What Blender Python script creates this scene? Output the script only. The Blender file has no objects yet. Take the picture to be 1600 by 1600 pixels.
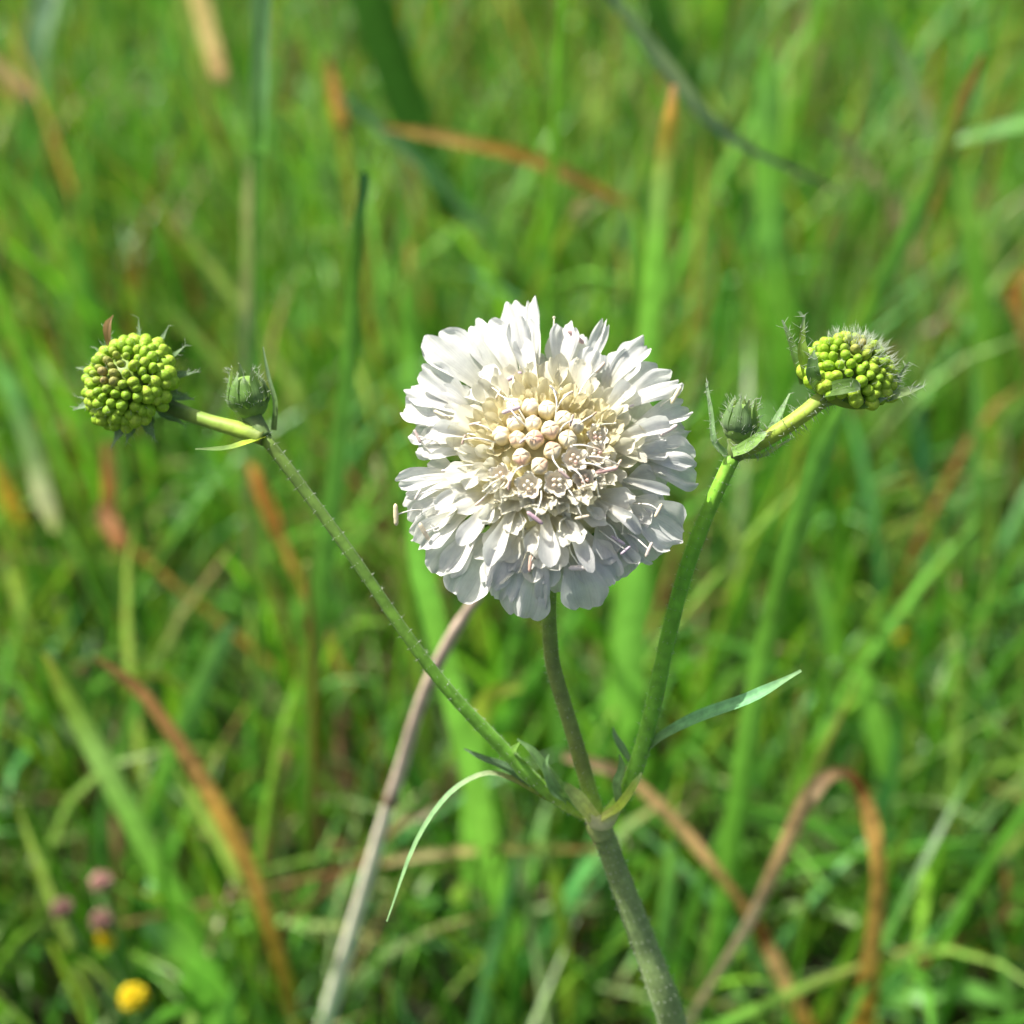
import bpy, math, random
import numpy as np
from mathutils import Vector as V, Quaternion, Matrix

# ------------------------------------------------------------------ camera, sky, sun, exposure
sc = bpy.context.scene
COL = sc.collection
PITCH = math.radians(42.0)
HFOV = math.radians(40.0)
CAM = V((0.0, 0.0, 0.36))
FOCUS = 0.1585
TH = math.tan(HFOV / 2)
RIGHT = V((1, 0, 0)); FWD = V((0, math.cos(PITCH), -math.sin(PITCH))); UP = V((0, math.sin(PITCH), math.cos(PITCH)))

cd = bpy.data.cameras.new('camera')
cam = bpy.data.objects.new('camera', cd); COL.objects.link(cam)
cam.location = CAM
cam.rotation_euler = (math.pi / 2 - PITCH, 0, 0)
cd.sensor_width = 36.0
cd.lens = 18.0 / TH
cd.clip_start = 0.005; cd.clip_end = 400.0
cd.dof.use_dof = True
cd.dof.focus_distance = FOCUS
cd.dof.aperture_fstop = cd.lens / 3.8
sc.camera = cam

SUN_EL = math.radians(55.0)
SUN_AZ = math.radians(-56.0)          # measured from +Y (straight ahead), negative = to the left
w = bpy.data.worlds.new('World'); sc.world = w; w.use_nodes = True
nt = w.node_tree
sky = nt.nodes.new('ShaderNodeTexSky'); sky.sky_type = 'NISHITA'; sky.sun_disc = False
sky.dust_density = 6.0; sky.ozone_density = .3
sky.sun_elevation = SUN_EL; sky.sun_rotation = SUN_AZ
bg = nt.nodes['Background']; bg.inputs['Strength'].default_value = 0.095
nt.links.new(sky.outputs['Color'], bg.inputs['Color'])

sl = bpy.data.lights.new('sun', 'SUN'); sl.energy = 5.0; sl.angle = math.radians(0.53); sl.color = (1.0, 0.955, 0.87)
sun = bpy.data.objects.new('sun', sl); COL.objects.link(sun)
sd = V((math.sin(SUN_AZ) * math.cos(SUN_EL), math.cos(SUN_AZ) * math.cos(SUN_EL), math.sin(SUN_EL)))
sun.rotation_euler = sd.to_track_quat('Z', 'Y').to_euler()
sun.location = (0, 0, 3)
sc.view_settings.view_transform = 'Standard'
sc.view_settings.look = 'None'
sc.view_settings.exposure = 0.95
sc.view_settings.gamma = 1.0
sc.cycles.max_bounces = 6
sc.cycles.transmission_bounces = 4
sc.cycles.diffuse_bounces = 3; sc.cycles.glossy_bounces = 2

# ------------------------------------------------------------------ helpers
R = random.Random(11)
def ray(px, py):
    return FWD + RIGHT * ((px - 800) / 800 * TH) + UP * ((800 - py) / 800 * TH)
def atd(px, py, d):                       # point on a photo ray at depth d along the view
    return CAM + ray(px, py) * d
def aty(px, py, Y):                       # point on a photo ray where it meets the upright plane y = Y
    r = ray(px, py)
    return CAM + r * (Y / r.y)
def depth(p): return (V(p) - CAM).dot(FWD)
def pxm(d): return 2 * TH * d / 1600      # metres per photo pixel at depth d

WORLD = {}
def mesh(name, verts, faces, mats, cols=None, uvs=None, smooth=True, midx=None):
    me = bpy.data.meshes.new(name)
    me.from_pydata([tuple(v) for v in verts], [], faces)
    for m in (mats if isinstance(mats, (list, tuple)) else [mats]): me.materials.append(m)
    if smooth: me.polygons.foreach_set('use_smooth', [True] * len(me.polygons))
    if midx is not None: me.polygons.foreach_set('material_index', midx)
    if cols is not None:
        a = me.color_attributes.new('Col', 'FLOAT_COLOR', 'POINT')
        c = np.ones((len(verts), 4), dtype=np.float32); c[:, :3] = np.array(cols, dtype=np.float32)
        a.data.foreach_set('color', c.ravel())
    if uvs is not None:
        ul = me.uv_layers.new(name='UVMap')
        li = np.empty(len(me.loops), dtype=np.int32); me.loops.foreach_get('vertex_index', li)
        ul.data.foreach_set('uv', np.array(uvs, dtype=np.float32)[li].ravel())
    me.update()
    return me
def link(name, me, parent=None, org=V((0, 0, 0))):
    o = bpy.data.objects.new(name, me); COL.objects.link(o)
    WORLD[o] = V(org)
    if parent is not None:
        o.parent = parent; o.location = V(org) - WORLD[parent]
    else:
        o.location = org
    return o
def obj(name, verts, faces, mats, parent=None, org=None, **k):
    """one mesh object from world coordinates"""
    if org is None:
        org = V((0, 0, 0))
        for v in verts: org += v
        org /= len(verts)
    return link(name, mesh(name, [v - org for v in verts], faces, mats, **k), parent, org)
def empty(name, loc):
    return link(name, None, None, V(loc))
def tag(o, label, cat, group=None, kind=None):
    o['label'] = label; o['category'] = cat
    if group: o['group'] = group
    if kind: o['kind'] = kind
    return o

def crom(pts, n, vals=()):
    """Catmull-Rom through pts; returns n points and interpolated scalar or tuple lists"""
    P = [2 * pts[0] - pts[1]] + list(pts) + [2 * pts[-1] - pts[-2]]
    out = []; vo = [[] for _ in vals]
    m = len(pts) - 1
    for i in range(n):
        s = i / (n - 1) * m; k = min(int(s), m - 1); t = s - k
        a, b, c, d = P[k], P[k + 1], P[k + 2], P[k + 3]
        out.append(0.5 * ((2 * b) + (c - a) * t + (2 * a - 5 * b + 4 * c - d) * t * t + (3 * b - a - 3 * c + d) * t ** 3))
        e = t * t * (3 - 2 * t)
        for q, vl in enumerate(vals):
            x, y = vl[k], vl[k + 1]
            if isinstance(x, (int, float)): vo[q].append(x + (y - x) * e)
            else: vo[q].append(tuple(x[j] + (y[j] - x[j]) * e for j in range(len(x))))
    return (out, *vo) if vals else out
def tangents(P):
    return [(P[min(i + 1, len(P) - 1)] - P[max(i - 1, 0)]).normalized() for i in range(len(P))]

def tube(pts, rad, n=24, seg=10, cols=None, wob=0.0, rnd=R, cap=True):
    """returns verts, faces, colours"""
    if cols is None: P, rr = crom(pts, n, (rad,)); cc = None
    else: P, rr, cc = crom(pts, n, (rad, cols))
    T = tangents(P)
    ref = V((0, 0, 1)) if abs(T[0].z) < .9 else V((1, 0, 0))
    a = T[0].cross(ref).normalized()
    vs, fs, cs = [], [], []
    ph = rnd.uniform(0, 6)
    for i, p in enumerate(P):
        a = (a - T[i] * a.dot(T[i])).normalized(); b = T[i].cross(a)
        for k in range(seg):
            g = 2 * math.pi * k / seg
            r = rr[i] * (1 + wob * math.sin(3 * g + ph) + wob * rnd.uniform(-.5, .5))
            vs.append(p + a * (math.cos(g) * r) + b * (math.sin(g) * r))
            if cc: cs.append(cc[i])
    for i in range(len(P) - 1):
        for k in range(seg):
            k2 = (k + 1) % seg
            fs.append((i * seg + k, i * seg + k2, (i + 1) * seg + k2, (i + 1) * seg + k))
    if cap:
        fs.append(tuple(range(seg - 1, -1, -1))); fs.append(tuple((len(P) - 1) * seg + k for k in range(seg)))
    return vs, fs, (cs if cc else None)

def ribbon(pts, wid, face, n=26, cols=None, fold=0.25, twist=(0, 0), ncross=5, wave=0.0, rnd=R):
    """leaf blade along pts; 'face' is the direction its upper face looks at; V-folded along the midrib"""
    cl = cols if cols is not None else [(1, 1, 1)] * len(pts)
    P, ww, cc = crom(pts, n, (wid, cl))
    T = tangents(P)
    vs, fs, cs, uv = [], [], [], []
    ph = rnd.uniform(0, 6)
    for i, p in enumerate(P):
        t = i / (n - 1)
        s = T[i].cross(face)
        s = s.normalized() if s.length > 1e-6 else V((1, 0, 0))
        s.rotate(Quaternion(T[i], twist[0] + (twist[1] - twist[0]) * t))
        nn = s.cross(T[i]).normalized()
        for k in range(ncross):
            v = -1 + 2 * k / (ncross - 1)
            h = ww[i] / 2
            vs.append(p + s * (v * h) + nn * (fold * h * abs(v) + wave * h * math.sin(ph + t * 17) * v))
            c = cc[i]; m = 1.0 + (0.14 if k == ncross // 2 else 0)
            cs.append((c[0] * m, c[1] * m, c[2] * m)); uv.append((v * .5 + .5, t))
    for i in range(n - 1):
        for k in range(ncross - 1):
            a = i * ncross + k
            fs.append((a, a + 1, a + ncross + 1, a + ncross))
    return vs, fs, cs, uv

def join(parts):
    vs, fs, cs = [], [], []
    for p in parts:
        o = len(vs); vs += p[0]; fs += [tuple(i + o for i in f) for f in p[1]]
        if p[2]: cs += p[2]
    return vs, fs, cs

def ellipsoid(c, axes, nu=12, nv=8, fn=None):
    """axes: three vectors; axes[2] is the pole"""
    vs, fs = [], []
    vs.append(c - axes[2])
    for j in range(1, nv):
        th = math.pi * j / nv - math.pi / 2
        for i in range(nu):
            g = 2 * math.pi * i / nu
            k = fn(g, th) if fn else 1
            vs.append(c + axes[0] * (math.cos(th) * math.cos(g) * k) + axes[1] * (math.cos(th) * math.sin(g) * k) + axes[2] * math.sin(th))
    vs.append(c + axes[2])
    for i in range(nu): fs.append((0, 1 + (i + 1) % nu, 1 + i))
    for j in range(nv - 2):
        for i in range(nu):
            a = 1 + j * nu + i; b = 1 + j * nu + (i + 1) % nu
            fs.append((a, b, b + nu, a + nu))
    l = len(vs) - 1; q = 1 + (nv - 2) * nu
    for i in range(nu): fs.append((l, q + i, q + (i + 1) % nu))
    return vs, fs

# ------------------------------------------------------------------ materials
def newmat(name):
    m = bpy.data.materials.new(name); m.use_nodes = True
    t = m.node_tree; t.nodes.clear()
    return m, t, t.nodes.new('ShaderNodeOutputMaterial')
def nd(t, kind, **k):
    n = t.nodes.new(kind)
    for a, b in k.items(): setattr(n, a, b)
    return n
def leafy(name, source, transl=0.35, rough=0.5, spec=0.35, noise=900.0, amt=0.25, stripes=0.0, bump=0.0, tint=(1.15, 1.1, .55), sheen=0.0):
    """diffuse leaf with light passing through it; colour from a mesh attribute, the object colour or a fixed colour"""
    m, t, out = newmat(name); L = t.links.new
    if source == 'attr': s = nd(t, 'ShaderNodeAttribute', attribute_name='Col').outputs['Color']
    elif source == 'object': s = nd(t, 'ShaderNodeObjectInfo').outputs['Color']
    else:
        rgb = nd(t, 'ShaderNodeRGB'); rgb.outputs[0].default_value = (*source, 1); s = rgb.outputs[0]
    tc = nd(t, 'ShaderNodeNewGeometry')
    nz = nd(t, 'ShaderNodeTexNoise'); nz.inputs['Scale'].default_value = noise; nz.inputs['Detail'].default_value = 3
    L(tc.outputs['Position'], nz.inputs['Vector'])
    mr = nd(t, 'ShaderNodeMapRange'); mr.inputs['From Min'].default_value = .3; mr.inputs['From Max'].default_value = .7
    mr.inputs['To Min'].default_value = 1 - amt; mr.inputs['To Max'].default_value = 1 + amt
    L(nz.outputs['Fac'], mr.inputs['Value'])
    val = mr.outputs['Result']; hgt = nz.outputs['Fac']
    if stripes:
        uv = nd(t, 'ShaderNodeUVMap', uv_map='UVMap')
        sp = nd(t, 'ShaderNodeMapping'); sp.inputs['Scale'].default_value = (stripes, 1.2, 1); L(uv.outputs['UV'], sp.inputs['Vector'])
        n2 = nd(t, 'ShaderNodeTexNoise'); n2.inputs['Scale'].default_value = 1.0; n2.inputs['Detail'].default_value = 2; L(sp.outputs['Vector'], n2.inputs['Vector'])
        m2 = nd(t, 'ShaderNodeMapRange'); m2.inputs['From Min'].default_value = .3; m2.inputs['From Max'].default_value = .7
        m2.inputs['To Min'].default_value = 1 - amt * .6; m2.inputs['To Max'].default_value = 1 + amt * .6
        L(n2.outputs['Fac'], m2.inputs['Value'])
        mu = nd(t, 'ShaderNodeMath', operation='MULTIPLY'); L(val, mu.inputs[0]); L(m2.outputs['Result'], mu.inputs[1]); val = mu.outputs[0]
        hgt = n2.outputs['Fac']
    vm = nd(t, 'ShaderNodeVectorMath', operation='SCALE'); L(s, vm.inputs[0]); L(val, vm.inputs['Scale'])
    c = vm.outputs['Vector']
    p = nd(t, 'ShaderNodeBsdfPrincipled'); L(c, p.inputs['Base Color'])
    p.inputs['Roughness'].default_value = rough; p.inputs['Specular IOR Level'].default_value = spec
    if sheen: p.inputs['Sheen Weight'].default_value = sheen
    if bump:
        b = nd(t, 'ShaderNodeBump'); b.inputs['Strength'].default_value = bump; b.inputs['Distance'].default_value = 0.0003
        L(hgt, b.inputs['Height']); L(b.outputs['Normal'], p.inputs['Normal'])
    if transl:
        tm = nd(t, 'ShaderNodeVectorMath', operation='MULTIPLY'); L(c, tm.inputs[0]); tm.inputs[1].default_value = tint
        tr = nd(t, 'ShaderNodeBsdfTranslucent'); L(tm.outputs['Vector'], tr.inputs['Color'])
        mx = nd(t, 'ShaderNodeMixShader'); mx.inputs['Fac'].default_value = transl
        L(p.outputs[0], mx.inputs[1]); L(tr.outputs[0], mx.inputs[2]); L(mx.outputs[0], out.inputs['Surface'])
    else:
        L(p.outputs[0], out.inputs['Surface'])
    return m

M = {}
M['grass'] = leafy('grass_blade', 'attr', .38, .42, .4, 160, .22, tint=(1.28, 1.2, .5))
M['blade'] = leafy('wide_blade', 'attr', .45, .42, .4, 220, .2, stripes=14, bump=.2, tint=(1.15, 1.15, .7))
M['dry'] = leafy('dry_blade', 'attr', .45, .6, .2, 330, .42, stripes=16, bump=.5, tint=(1.2, 1.12, .8))
M['straw'] = leafy('straw_stem', 'attr', 0, .5, .3, 300, .22)
M['petal'] = leafy('petal', 'attr', .45, .5, .3, 700, .10, stripes=30, bump=.5, tint=(.96, 1.0, .94))
M['cream_bud'] = leafy('cream_bud', 'attr', .15, .45, .35, 1400, .07, tint=(1, .95, .8))
M['stamen'] = leafy('stamen', 'attr', .12, .5, .3, 2500, .14, tint=(1, .95, .9))
M['stem'] = leafy('stem_skin', 'attr', .08, .55, .3, 700, .22, bump=.25, sheen=.1)
M['bract'] = leafy('bract', 'attr', .4, .55, .25, 900, .2, stripes=9, bump=.3, sheen=.15)
M['green_bud'] = leafy('green_bud', 'object', .2, .5, .3, 2600, .22, bump=.35, tint=(1.2, 1.15, .5))
M['hair'] = leafy('hair', (.55, .62, .5), .4, .5, .3, 100, .05, tint=(1, 1, 1))
M['yellow'] = leafy('yellow_petal', (.80, .64, .015), .3, .5, .3, 600, .15, tint=(1.1, 1, .5))
M['clover'] = leafy('pink_floret', 'attr', .25, .55, .25, 600, .2, tint=(1.1, .9, .9))

# ------------------------------------------------------------------ ground
m, t, out = newmat('soil_and_thatch'); L = t.links.new
g = nd(t, 'ShaderNodeNewGeometry')
n1 = nd(t, 'ShaderNodeTexNoise'); n1.inputs['Scale'].default_value = 24; n1.inputs['Detail'].default_value = 6; L(g.outputs['Position'], n1.inputs['Vector'])
cr = nd(t, 'ShaderNodeValToRGB')
cr.color_ramp.elements[0].position = .33; cr.color_ramp.elements[0].color = (.014, .016, .005, 1)
cr.color_ramp.elements[1].position = .72; cr.color_ramp.elements[1].color = (.07, .075, .025, 1)
e = cr.color_ramp.elements.new(.52); e.color = (.03, .036, .010, 1)
L(n1.outputs['Fac'], cr.inputs['Fac'])
p = nd(t, 'ShaderNodeBsdfPrincipled'); p.inputs['Roughness'].default_value = .9; L(cr.outputs['Color'], p.inputs['Base Color'])
n2 = nd(t, 'ShaderNodeTexNoise'); n2.inputs['Scale'].default_value = 260; n2.inputs['Detail'].default_value = 4; L(g.outputs['Position'], n2.inputs['Vector'])
b = nd(t, 'ShaderNodeBump'); b.inputs['Distance'].default_value = .004; L(n2.outputs['Fac'], b.inputs['Height']); L(b.outputs['Normal'], p.inputs['Normal'])
L(p.outputs[0], out.inputs['Surface'])
gv, gf = [], []
NG = 60; rg = random.Random(3)
xs = [math.copysign(abs(s) ** 3 * 120, s) for s in [-1 + 2 * i / NG for i in range(NG + 1)]]
for y in xs:
    for x in xs:
        gv.append(V((x, y + .5, rg.uniform(-.006, .0) if abs(x) < 3 and abs(y) < 3 else -.003)))
for j in range(NG):
    for i in range(NG):
        a = j * (NG + 1) + i; gf.append((a, a + 1, a + NG + 2, a + NG + 1))
o = obj('ground', gv, gf, m, org=V((0, 0, 0))); o['kind'] = 'structure'

# ------------------------------------------------------------------ meadow: the grass nobody could count
rng = np.random.default_rng(5)
GREENS = np.array([(.085, .255, .022), (.120, .330, .030), (.165, .390, .045), (.095, .300, .070), (.190, .370, .030), (.060, .180, .015), (.16, .37, .11), (.23, .37, .06), (.27, .38, .13)])
DRYS = np.array([(.30, .21, .09), (.22, .11, .035), (.36, .30, .16), (.15, .085, .04), (.26, .22, .06)])
camv = np.array(CAM); fw = np.array(FWD); up = np.array(UP)
def keep_clear(P, near=.272, marg=1.25):
    """True for blades that do not stand between the lens and the flower (P: n,k,3)"""
    q = P - camv
    d = q @ fw
    sx = np.abs(q[..., 0]) / np.maximum(d, 1e-4) / TH; sy = np.abs(q @ up) / np.maximum(d, 1e-4) / TH
    bad = (d > -.02) & (d < near) & (sx < marg) & (sy < marg)
    bad |= np.linalg.norm(q, axis=-1) < .16
    return ~bad.any(axis=1)
def meadow(name, n, x0, x1, y0, y1, hmin, hmax, wmin, wmax, lean, droop, dry, label, rows=7, bright=1.0):
    x = rng.uniform(x0, x1, n); y = rng.uniform(y0, y1, n)
    h = hmin + (hmax - hmin) * rng.beta(1.6, 2.2, n)
    wd = rng.uniform(wmin, wmax, n) * (.6 + .4 * h / hmax)
    az = rng.uniform(0, 2 * np.pi, n); ln = lean * rng.beta(1.3, 2.0, n); dp = droop * rng.random(n)
    t = np.linspace(0, 1, rows)[None, :]
    hor = (h * ln)[:, None] * (.35 * t + .65 * t ** 2.1)
    z = h[:, None] * (t - dp[:, None] * t ** 3)
    P = np.stack([x[:, None] + np.cos(az)[:, None] * hor, y[:, None] + np.sin(az)[:, None] * hor, np.maximum(z, .002)], -1)
    ok = keep_clear(P)
    P = P[ok]; wd = wd[ok]; az = az[ok]; h = h[ok]; n = len(P)
    sa = az + np.pi / 2 + rng.normal(0, .7, n)
    tw = rng.normal(0, .8, n)
    ang = sa[:, None] + tw[:, None] * t
    side = np.stack([np.cos(ang), np.sin(ang), np.zeros_like(ang)], -1)
    prof = np.minimum(1.0, .55 + 1.3 * t) * np.sqrt(np.clip(1 - t ** 2.4, 0.0, 1)) + .02
    hw = (wd[:, None] * prof / 2)[..., None]
    nrm = np.stack([-np.sin(ang), np.cos(ang), np.zeros_like(ang)], -1)
    A = P - side * hw; B = P + nrm * hw * .35; C = P + side * hw
    VV = np.stack([A, B, C], 2).reshape(-1, 3)
    base = (np.arange(n) * rows * 3)[:, None, None]
    i = (np.arange(rows - 1) * 3)[None, :, None]
    k = np.array([0, 1])[None, None, :]
    a = base + i + k
    F = np.stack([a, a + 1, a + 4, a + 3], -1).reshape(-1, 4)
    c = GREENS[rng.integers(0, len(GREENS), n)] * rng.uniform(.75, 1.25, (n, 1)) * np.array((.92, 1.0, 1.1)) * bright
    # far thatch is drier in patches
    pt = dry * (1 + 1.4 * np.clip((P[:, 0, 1] - .35) / .5, 0, 1)) * (1 + .8 * np.sin(P[:, 0, 0] * 17 + P[:, 0, 1] * 11))
    isd = (rng.random(n) < pt) & (((P - camv) @ fw).min(axis=1) > .36)
    c[isd] = DRYS[rng.integers(0, len(DRYS), isd.sum())] * rng.uniform(.7, 1.2, (isd.sum(), 1))
    cc = np.repeat(c[:, None, :], rows, 1)
    tipdry = (rng.random(n) < .22)[:, None] * np.clip((t - .72) / .28, 0, 1)
    cc = cc * (1 - tipdry[..., None]) + np.array((.30, .17, .06)) * tipdry[..., None]
    cc = np.repeat(cc[:, :, None, :], 3, 2).reshape(-1, 3)
    me = bpy.data.meshes.new(name)
    me.vertices.add(len(VV)); me.vertices.foreach_set('co', VV.astype(np.float32).ravel())
    me.loops.add(len(F) * 4); me.loops.foreach_set('vertex_index', F.astype(np.int32).ravel())
    me.polygons.add(len(F)); me.polygons.foreach_set('loop_start', np.arange(0, len(F) * 4, 4, dtype=np.int32))
    me.update(calc_edges=True)
    me.polygons.foreach_set('use_smooth', np.ones(len(F), dtype=bool))
    at = me.color_attributes.new('Col', 'FLOAT_COLOR', 'POINT')
    at.data.foreach_set('color', np.concatenate([cc, np.ones((len(cc), 1))], 1).astype(np.float32).ravel())
    me.materials.append(M['grass'])
    o = link(name, me)
    return tag(o, label, 'grass', kind='stuff')
meadow('meadow_grass', 15000, -.75, .75, .04, 1.5, .07, .23, .0018, .0046, .62, .42, .07, 'upright green meadow grass blades filling the background')
meadow('fine_grass', 16000, -.7, .7, .02, 1.3, .03, .15, .0009, .0022, 1.0, .5, .12, 'thin fine grass tangled low between the wide blades')
meadow('sunlit_grass', 4200, -.4, .4, .12, .62, .05, .15, .0016, .0040, .9, .5, .04, 'short dense grass filling the gaps close behind the scabious')
meadow('dead_thatch', 2000, -.7, .7, .04, 1.3, .03, .10, .0015, .0035, 2.6, .9, .9, 'brown dead grass lying as thatch on the soil')
meadow('distant_grass', 7000, -2.6, 2.6, 1.3, 5.0, .10, .30, .004, .009, .7, .4, .08, 'tall meadow grass growing farther off', rows=5)

# low leafy ground cover (small oval leaflets)
def leaflets(name, n, label):
    x = rng.uniform(-.65, .65, n); y = rng.uniform(.05, 1.2, n); z = .012 + .085 * rng.beta(1.4, 2.4, n)
    cen = np.stack([x, y, z], -1)
    ok = keep_clear(cen[:, None, :], .27)
    cen = cen[ok]; n = len(cen)
    L_ = rng.uniform(.004, .009, n); W_ = L_ * rng.uniform(.3, .6, n)
    az = rng.uniform(0, 2 * np.pi, n); el = rng.normal(.25, .5, n); rl = rng.normal(0, .4, n)
    d = np.stack([np.cos(az) * np.cos(el), np.sin(az) * np.cos(el), np.sin(el)], -1)
    s = np.stack([-np.sin(az), np.cos(az), np.zeros(n)], -1)
    u = np.cross(d, s); s = s * np.cos(rl)[:, None] + u * np.sin(rl)[:, None]; u = np.cross(d, s)
    tpl = [(-.5, 0, 0), (-.2, -.42, .1), (.15, -.5, .12), (.5, 0, -.06), (.15, .5, .12), (-.2, .42, .1), (0, 0, 0)]
    VV = np.stack([cen + d * (a * L_)[:, None] + s * (b * W_)[:, None] - u * (c * W_ * 1.2)[:, None] for a, b, c in tpl], 1).reshape(-1, 3)
    tri = np.array([(6, 0, 1), (6, 1, 2), (6, 2, 3), (6, 3, 4), (6, 4, 5), (6, 5, 0)])
    F = ((np.arange(n) * 7)[:, None, None] + tri[None]).reshape(-1, 3)
    c = GREENS[rng.integers(0, len(GREENS), n)] * rng.uniform(.8, 1.3, (n, 1))
    me = bpy.data.meshes.new(name)
    me.from_pydata(VV.tolist(), [], F.tolist())
    at = me.color_attributes.new('Col', 'FLOAT_COLOR', 'POINT')
    at.data.foreach_set('color', np.concatenate([np.repeat(c, 7, 0), np.ones((n * 7, 1))], 1).astype(np.float32).ravel())
    me.polygons.foreach_set('use_smooth', [True] * len(me.polygons))
    me.materials.append(M['grass'])
    return tag(link(name, me), label, 'ground cover', kind='stuff')
leaflets('ground_cover', 3000, 'small green leaflets of low plants among the grass')

# ------------------------------------------------------------------ single blades, stalks and small flowers one can pick out
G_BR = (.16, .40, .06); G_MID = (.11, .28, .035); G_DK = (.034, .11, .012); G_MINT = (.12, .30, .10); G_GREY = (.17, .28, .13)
G_TEAL = (.03, .12, .05); G_YEL = (.27, .40, .035); PALE = (.42, .46, .22); STRAW = (.56, .45, .24); CREAM = (.58, .56, .34)
ORANGE = (.45, .28, .085); BROWN = (.28, .175, .08); SALMON = (.55, .37, .22); PINKB = (.54, .42, .33); OLIVE = (.17, .20, .03); DKBR = (.10, .04, .015)

def single(name, label, pts, Y, wpx, cols, cat='grass blade', mat='blade', root=True, rootw=None, group=None, fold=.3, stem=False, tw=None):
    """pts: photo pixels from tip downwards; Y: distance of the upright plane it grows in (number or one per point)"""
    n = len(pts)
    if isinstance(Y, float) and .17 < Y < .30: Y *= .92
    Ys = [Y] * n if isinstance(Y, (int, float)) else list(Y)
    if not isinstance(wpx, (list, tuple)): wpx = [wpx * .35] + [wpx] * (n - 1)
    if isinstance(cols, tuple): cols = [cols] * n
    cols = [(c[0], c[1], c[2] * 1.1 + .006) if c[1] > c[0] else c for c in cols]
    if len(cols) < n: cols = list(cols) + [cols[-1]] * (n - len(cols))
    P = [aty(*q, yy) for q, yy in zip(pts, Ys)]
    W = [a * (.78 if mat == 'dry' else .9) * pxm(depth(p)) for a, p in zip(wpx, P)]
    for p in P: p.z = max(p.z, .004)
    if root and P[-1].z > .006:
        d = P[-1] - P[-2]
        k = min(.7, max(-.7, d.x / max(-d.z, 1e-3))) if d.z < 0 else math.copysign(.5, d.x)
        z = P[-1].z
        P += [P[-1] + V((k * z * .5, R.uniform(0, .012), -z * .55)), P[-1] + V((k * z * .8, R.uniform(0, .02), -z - .003))]
        W += [W[-1] * .95, W[-1] * .8]; cols = list(cols) + [cols[-1], cols[-1]]
    elif not root:                                           # it arches over and grows from the ground farther back
        d = (P[-1] - P[-2]).normalized(); z = P[-1].z
        P += [P[-1] + d * .012 + V((0, .012, .004 if d.z > 0 else -.012)), P[-1] + V((d.x * .018, .030, -z * .5)), P[-1] + V((d.x * .02, .036, -z - .003))]
        W += [W[-1] * .8, W[-1] * .55, W[-1] * .5]; cols = list(cols) + [G_MID, G_MID, G_MID]
    nn = max(18, 5 * len(P))
    if stem:
        vs, fs, cs = tube(P, [x / 2 for x in W], nn, 10, cols, wob=.03)
        o = obj(name, vs, fs, M['straw'], org=P[-1], cols=cs)
    else:
        t0 = R.uniform(-.45, .45) if tw is None else tw
        face = (-FWD + V((0, 0, .4))).normalized()
        vs, fs, cs, uv = ribbon(P, [x / max(.75, math.cos(t0)) for x in W], face, nn, cols, fold, (t0, t0 + R.uniform(-.4, .4)), wave=.06)
        o = obj(name, vs, fs, M[mat], org=P[-1], cols=cs, uvs=uv)
    return tag(o, label, cat, group)

S = single
def node_stem():
    pts = [(748, 928), (700, 1005), (660, 1092), (622, 1215), (610, 1252), (604, 1268), (566, 1400), (508, 1600)]
    o = S('straw', 'pale dry straw stem with a dark node leaning behind the peduncle of the round bud', pts, .152, [17, 22, 22, 23, 27, 22, 24, 29],
          [PINKB, PINKB, PINKB, (.68, .55, .44), (.16, .10, .06), (.78, .70, .55), (.82, .79, .60), (.74, .78, .52)], 'straw', stem=True)
node_stem()
S('folded_leaf', 'brown dry grass leaf bent over in a sharp upside-down V', [(1072, 1600), (1130, 1505), (1170, 1440), (1215, 1345), (1262, 1245), (1302, 1208), (1338, 1222), (1362, 1290), (1372, 1370), (1364, 1460), (1345, 1600)],
  [.145, .147, .149, .152, .154, .156, .157, .156, .155, .152, .148], [14, 16, 22, 30, 38, 26, 24, 36, 30, 34, 46],
  [PINKB, PINKB, PINKB, SALMON, (.56, .38, .24), (.46, .29, .15), DKBR, (.58, .36, .14), ORANGE, ORANGE, (.42, .25, .05)], 'dry leaf', 'dry', tw=.1)
S('dry_leaf', 'salmon tan dry blade crossing behind the fork of the scabious stem', [(880, 1180), (925, 1192), (990, 1222), (1080, 1312), (1150, 1400), (1192, 1462), (1215, 1512), (1262, 1605)],
  .168, [20, 24, 24, 24, 18, 26, 30, 36], [SALMON, SALMON, SALMON, SALMON, BROWN, DKBR, SALMON, ORANGE], 'grass blade', 'dry')
S('dry_leaf', 'long orange brown curved dry blade in the green grass below the round bud head', [(150, 1028), (225, 1085), (300, 1190), (352, 1280), (395, 1370), (432, 1480), (468, 1610)],
  .185, [12, 26, 34, 38, 36, 38, 44], [BROWN, (.32, .18, .09), BROWN, (.46, .29, .08), ORANGE, (.30, .21, .04), OLIVE], 'grass blade', 'dry')
S('reddish_stalk', 'thin reddish stalk lying level across the grass behind the main stem', [(940, 1325), (840, 1326), (740, 1328), (650, 1337), (540, 1358), (400, 1388), (280, 1420), (190, 1440)],
  .195, [14, 16, 18, 20, 14, 12, 11, 10], [(.30, .17, .06), OLIVE, (.45, .36, .14), (.48, .42, .2), (.26, .14, .05), BROWN, BROWN, BROWN], 'stalk', 'dry', root=False)
S('stalk_piece', 'short broken brown stalk piece beside the pale straw stem', [(690, 1245), (660, 1275), (605, 1305)], .19, [10, 16, 12], [BROWN, PINKB, BROWN], 'stalk', 'dry')
S('dry_leaf', 'arched orange dry blade above the white flower head', [(598, 198), (690, 215), (800, 240), (870, 265), (945, 305)], .33, [10, 24, 26, 28, 20], [(.32, .17, .03), ORANGE, (.40, .20, .03), ORANGE, (.33, .18, .04)], 'grass blade', 'dry', root=False)
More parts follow.
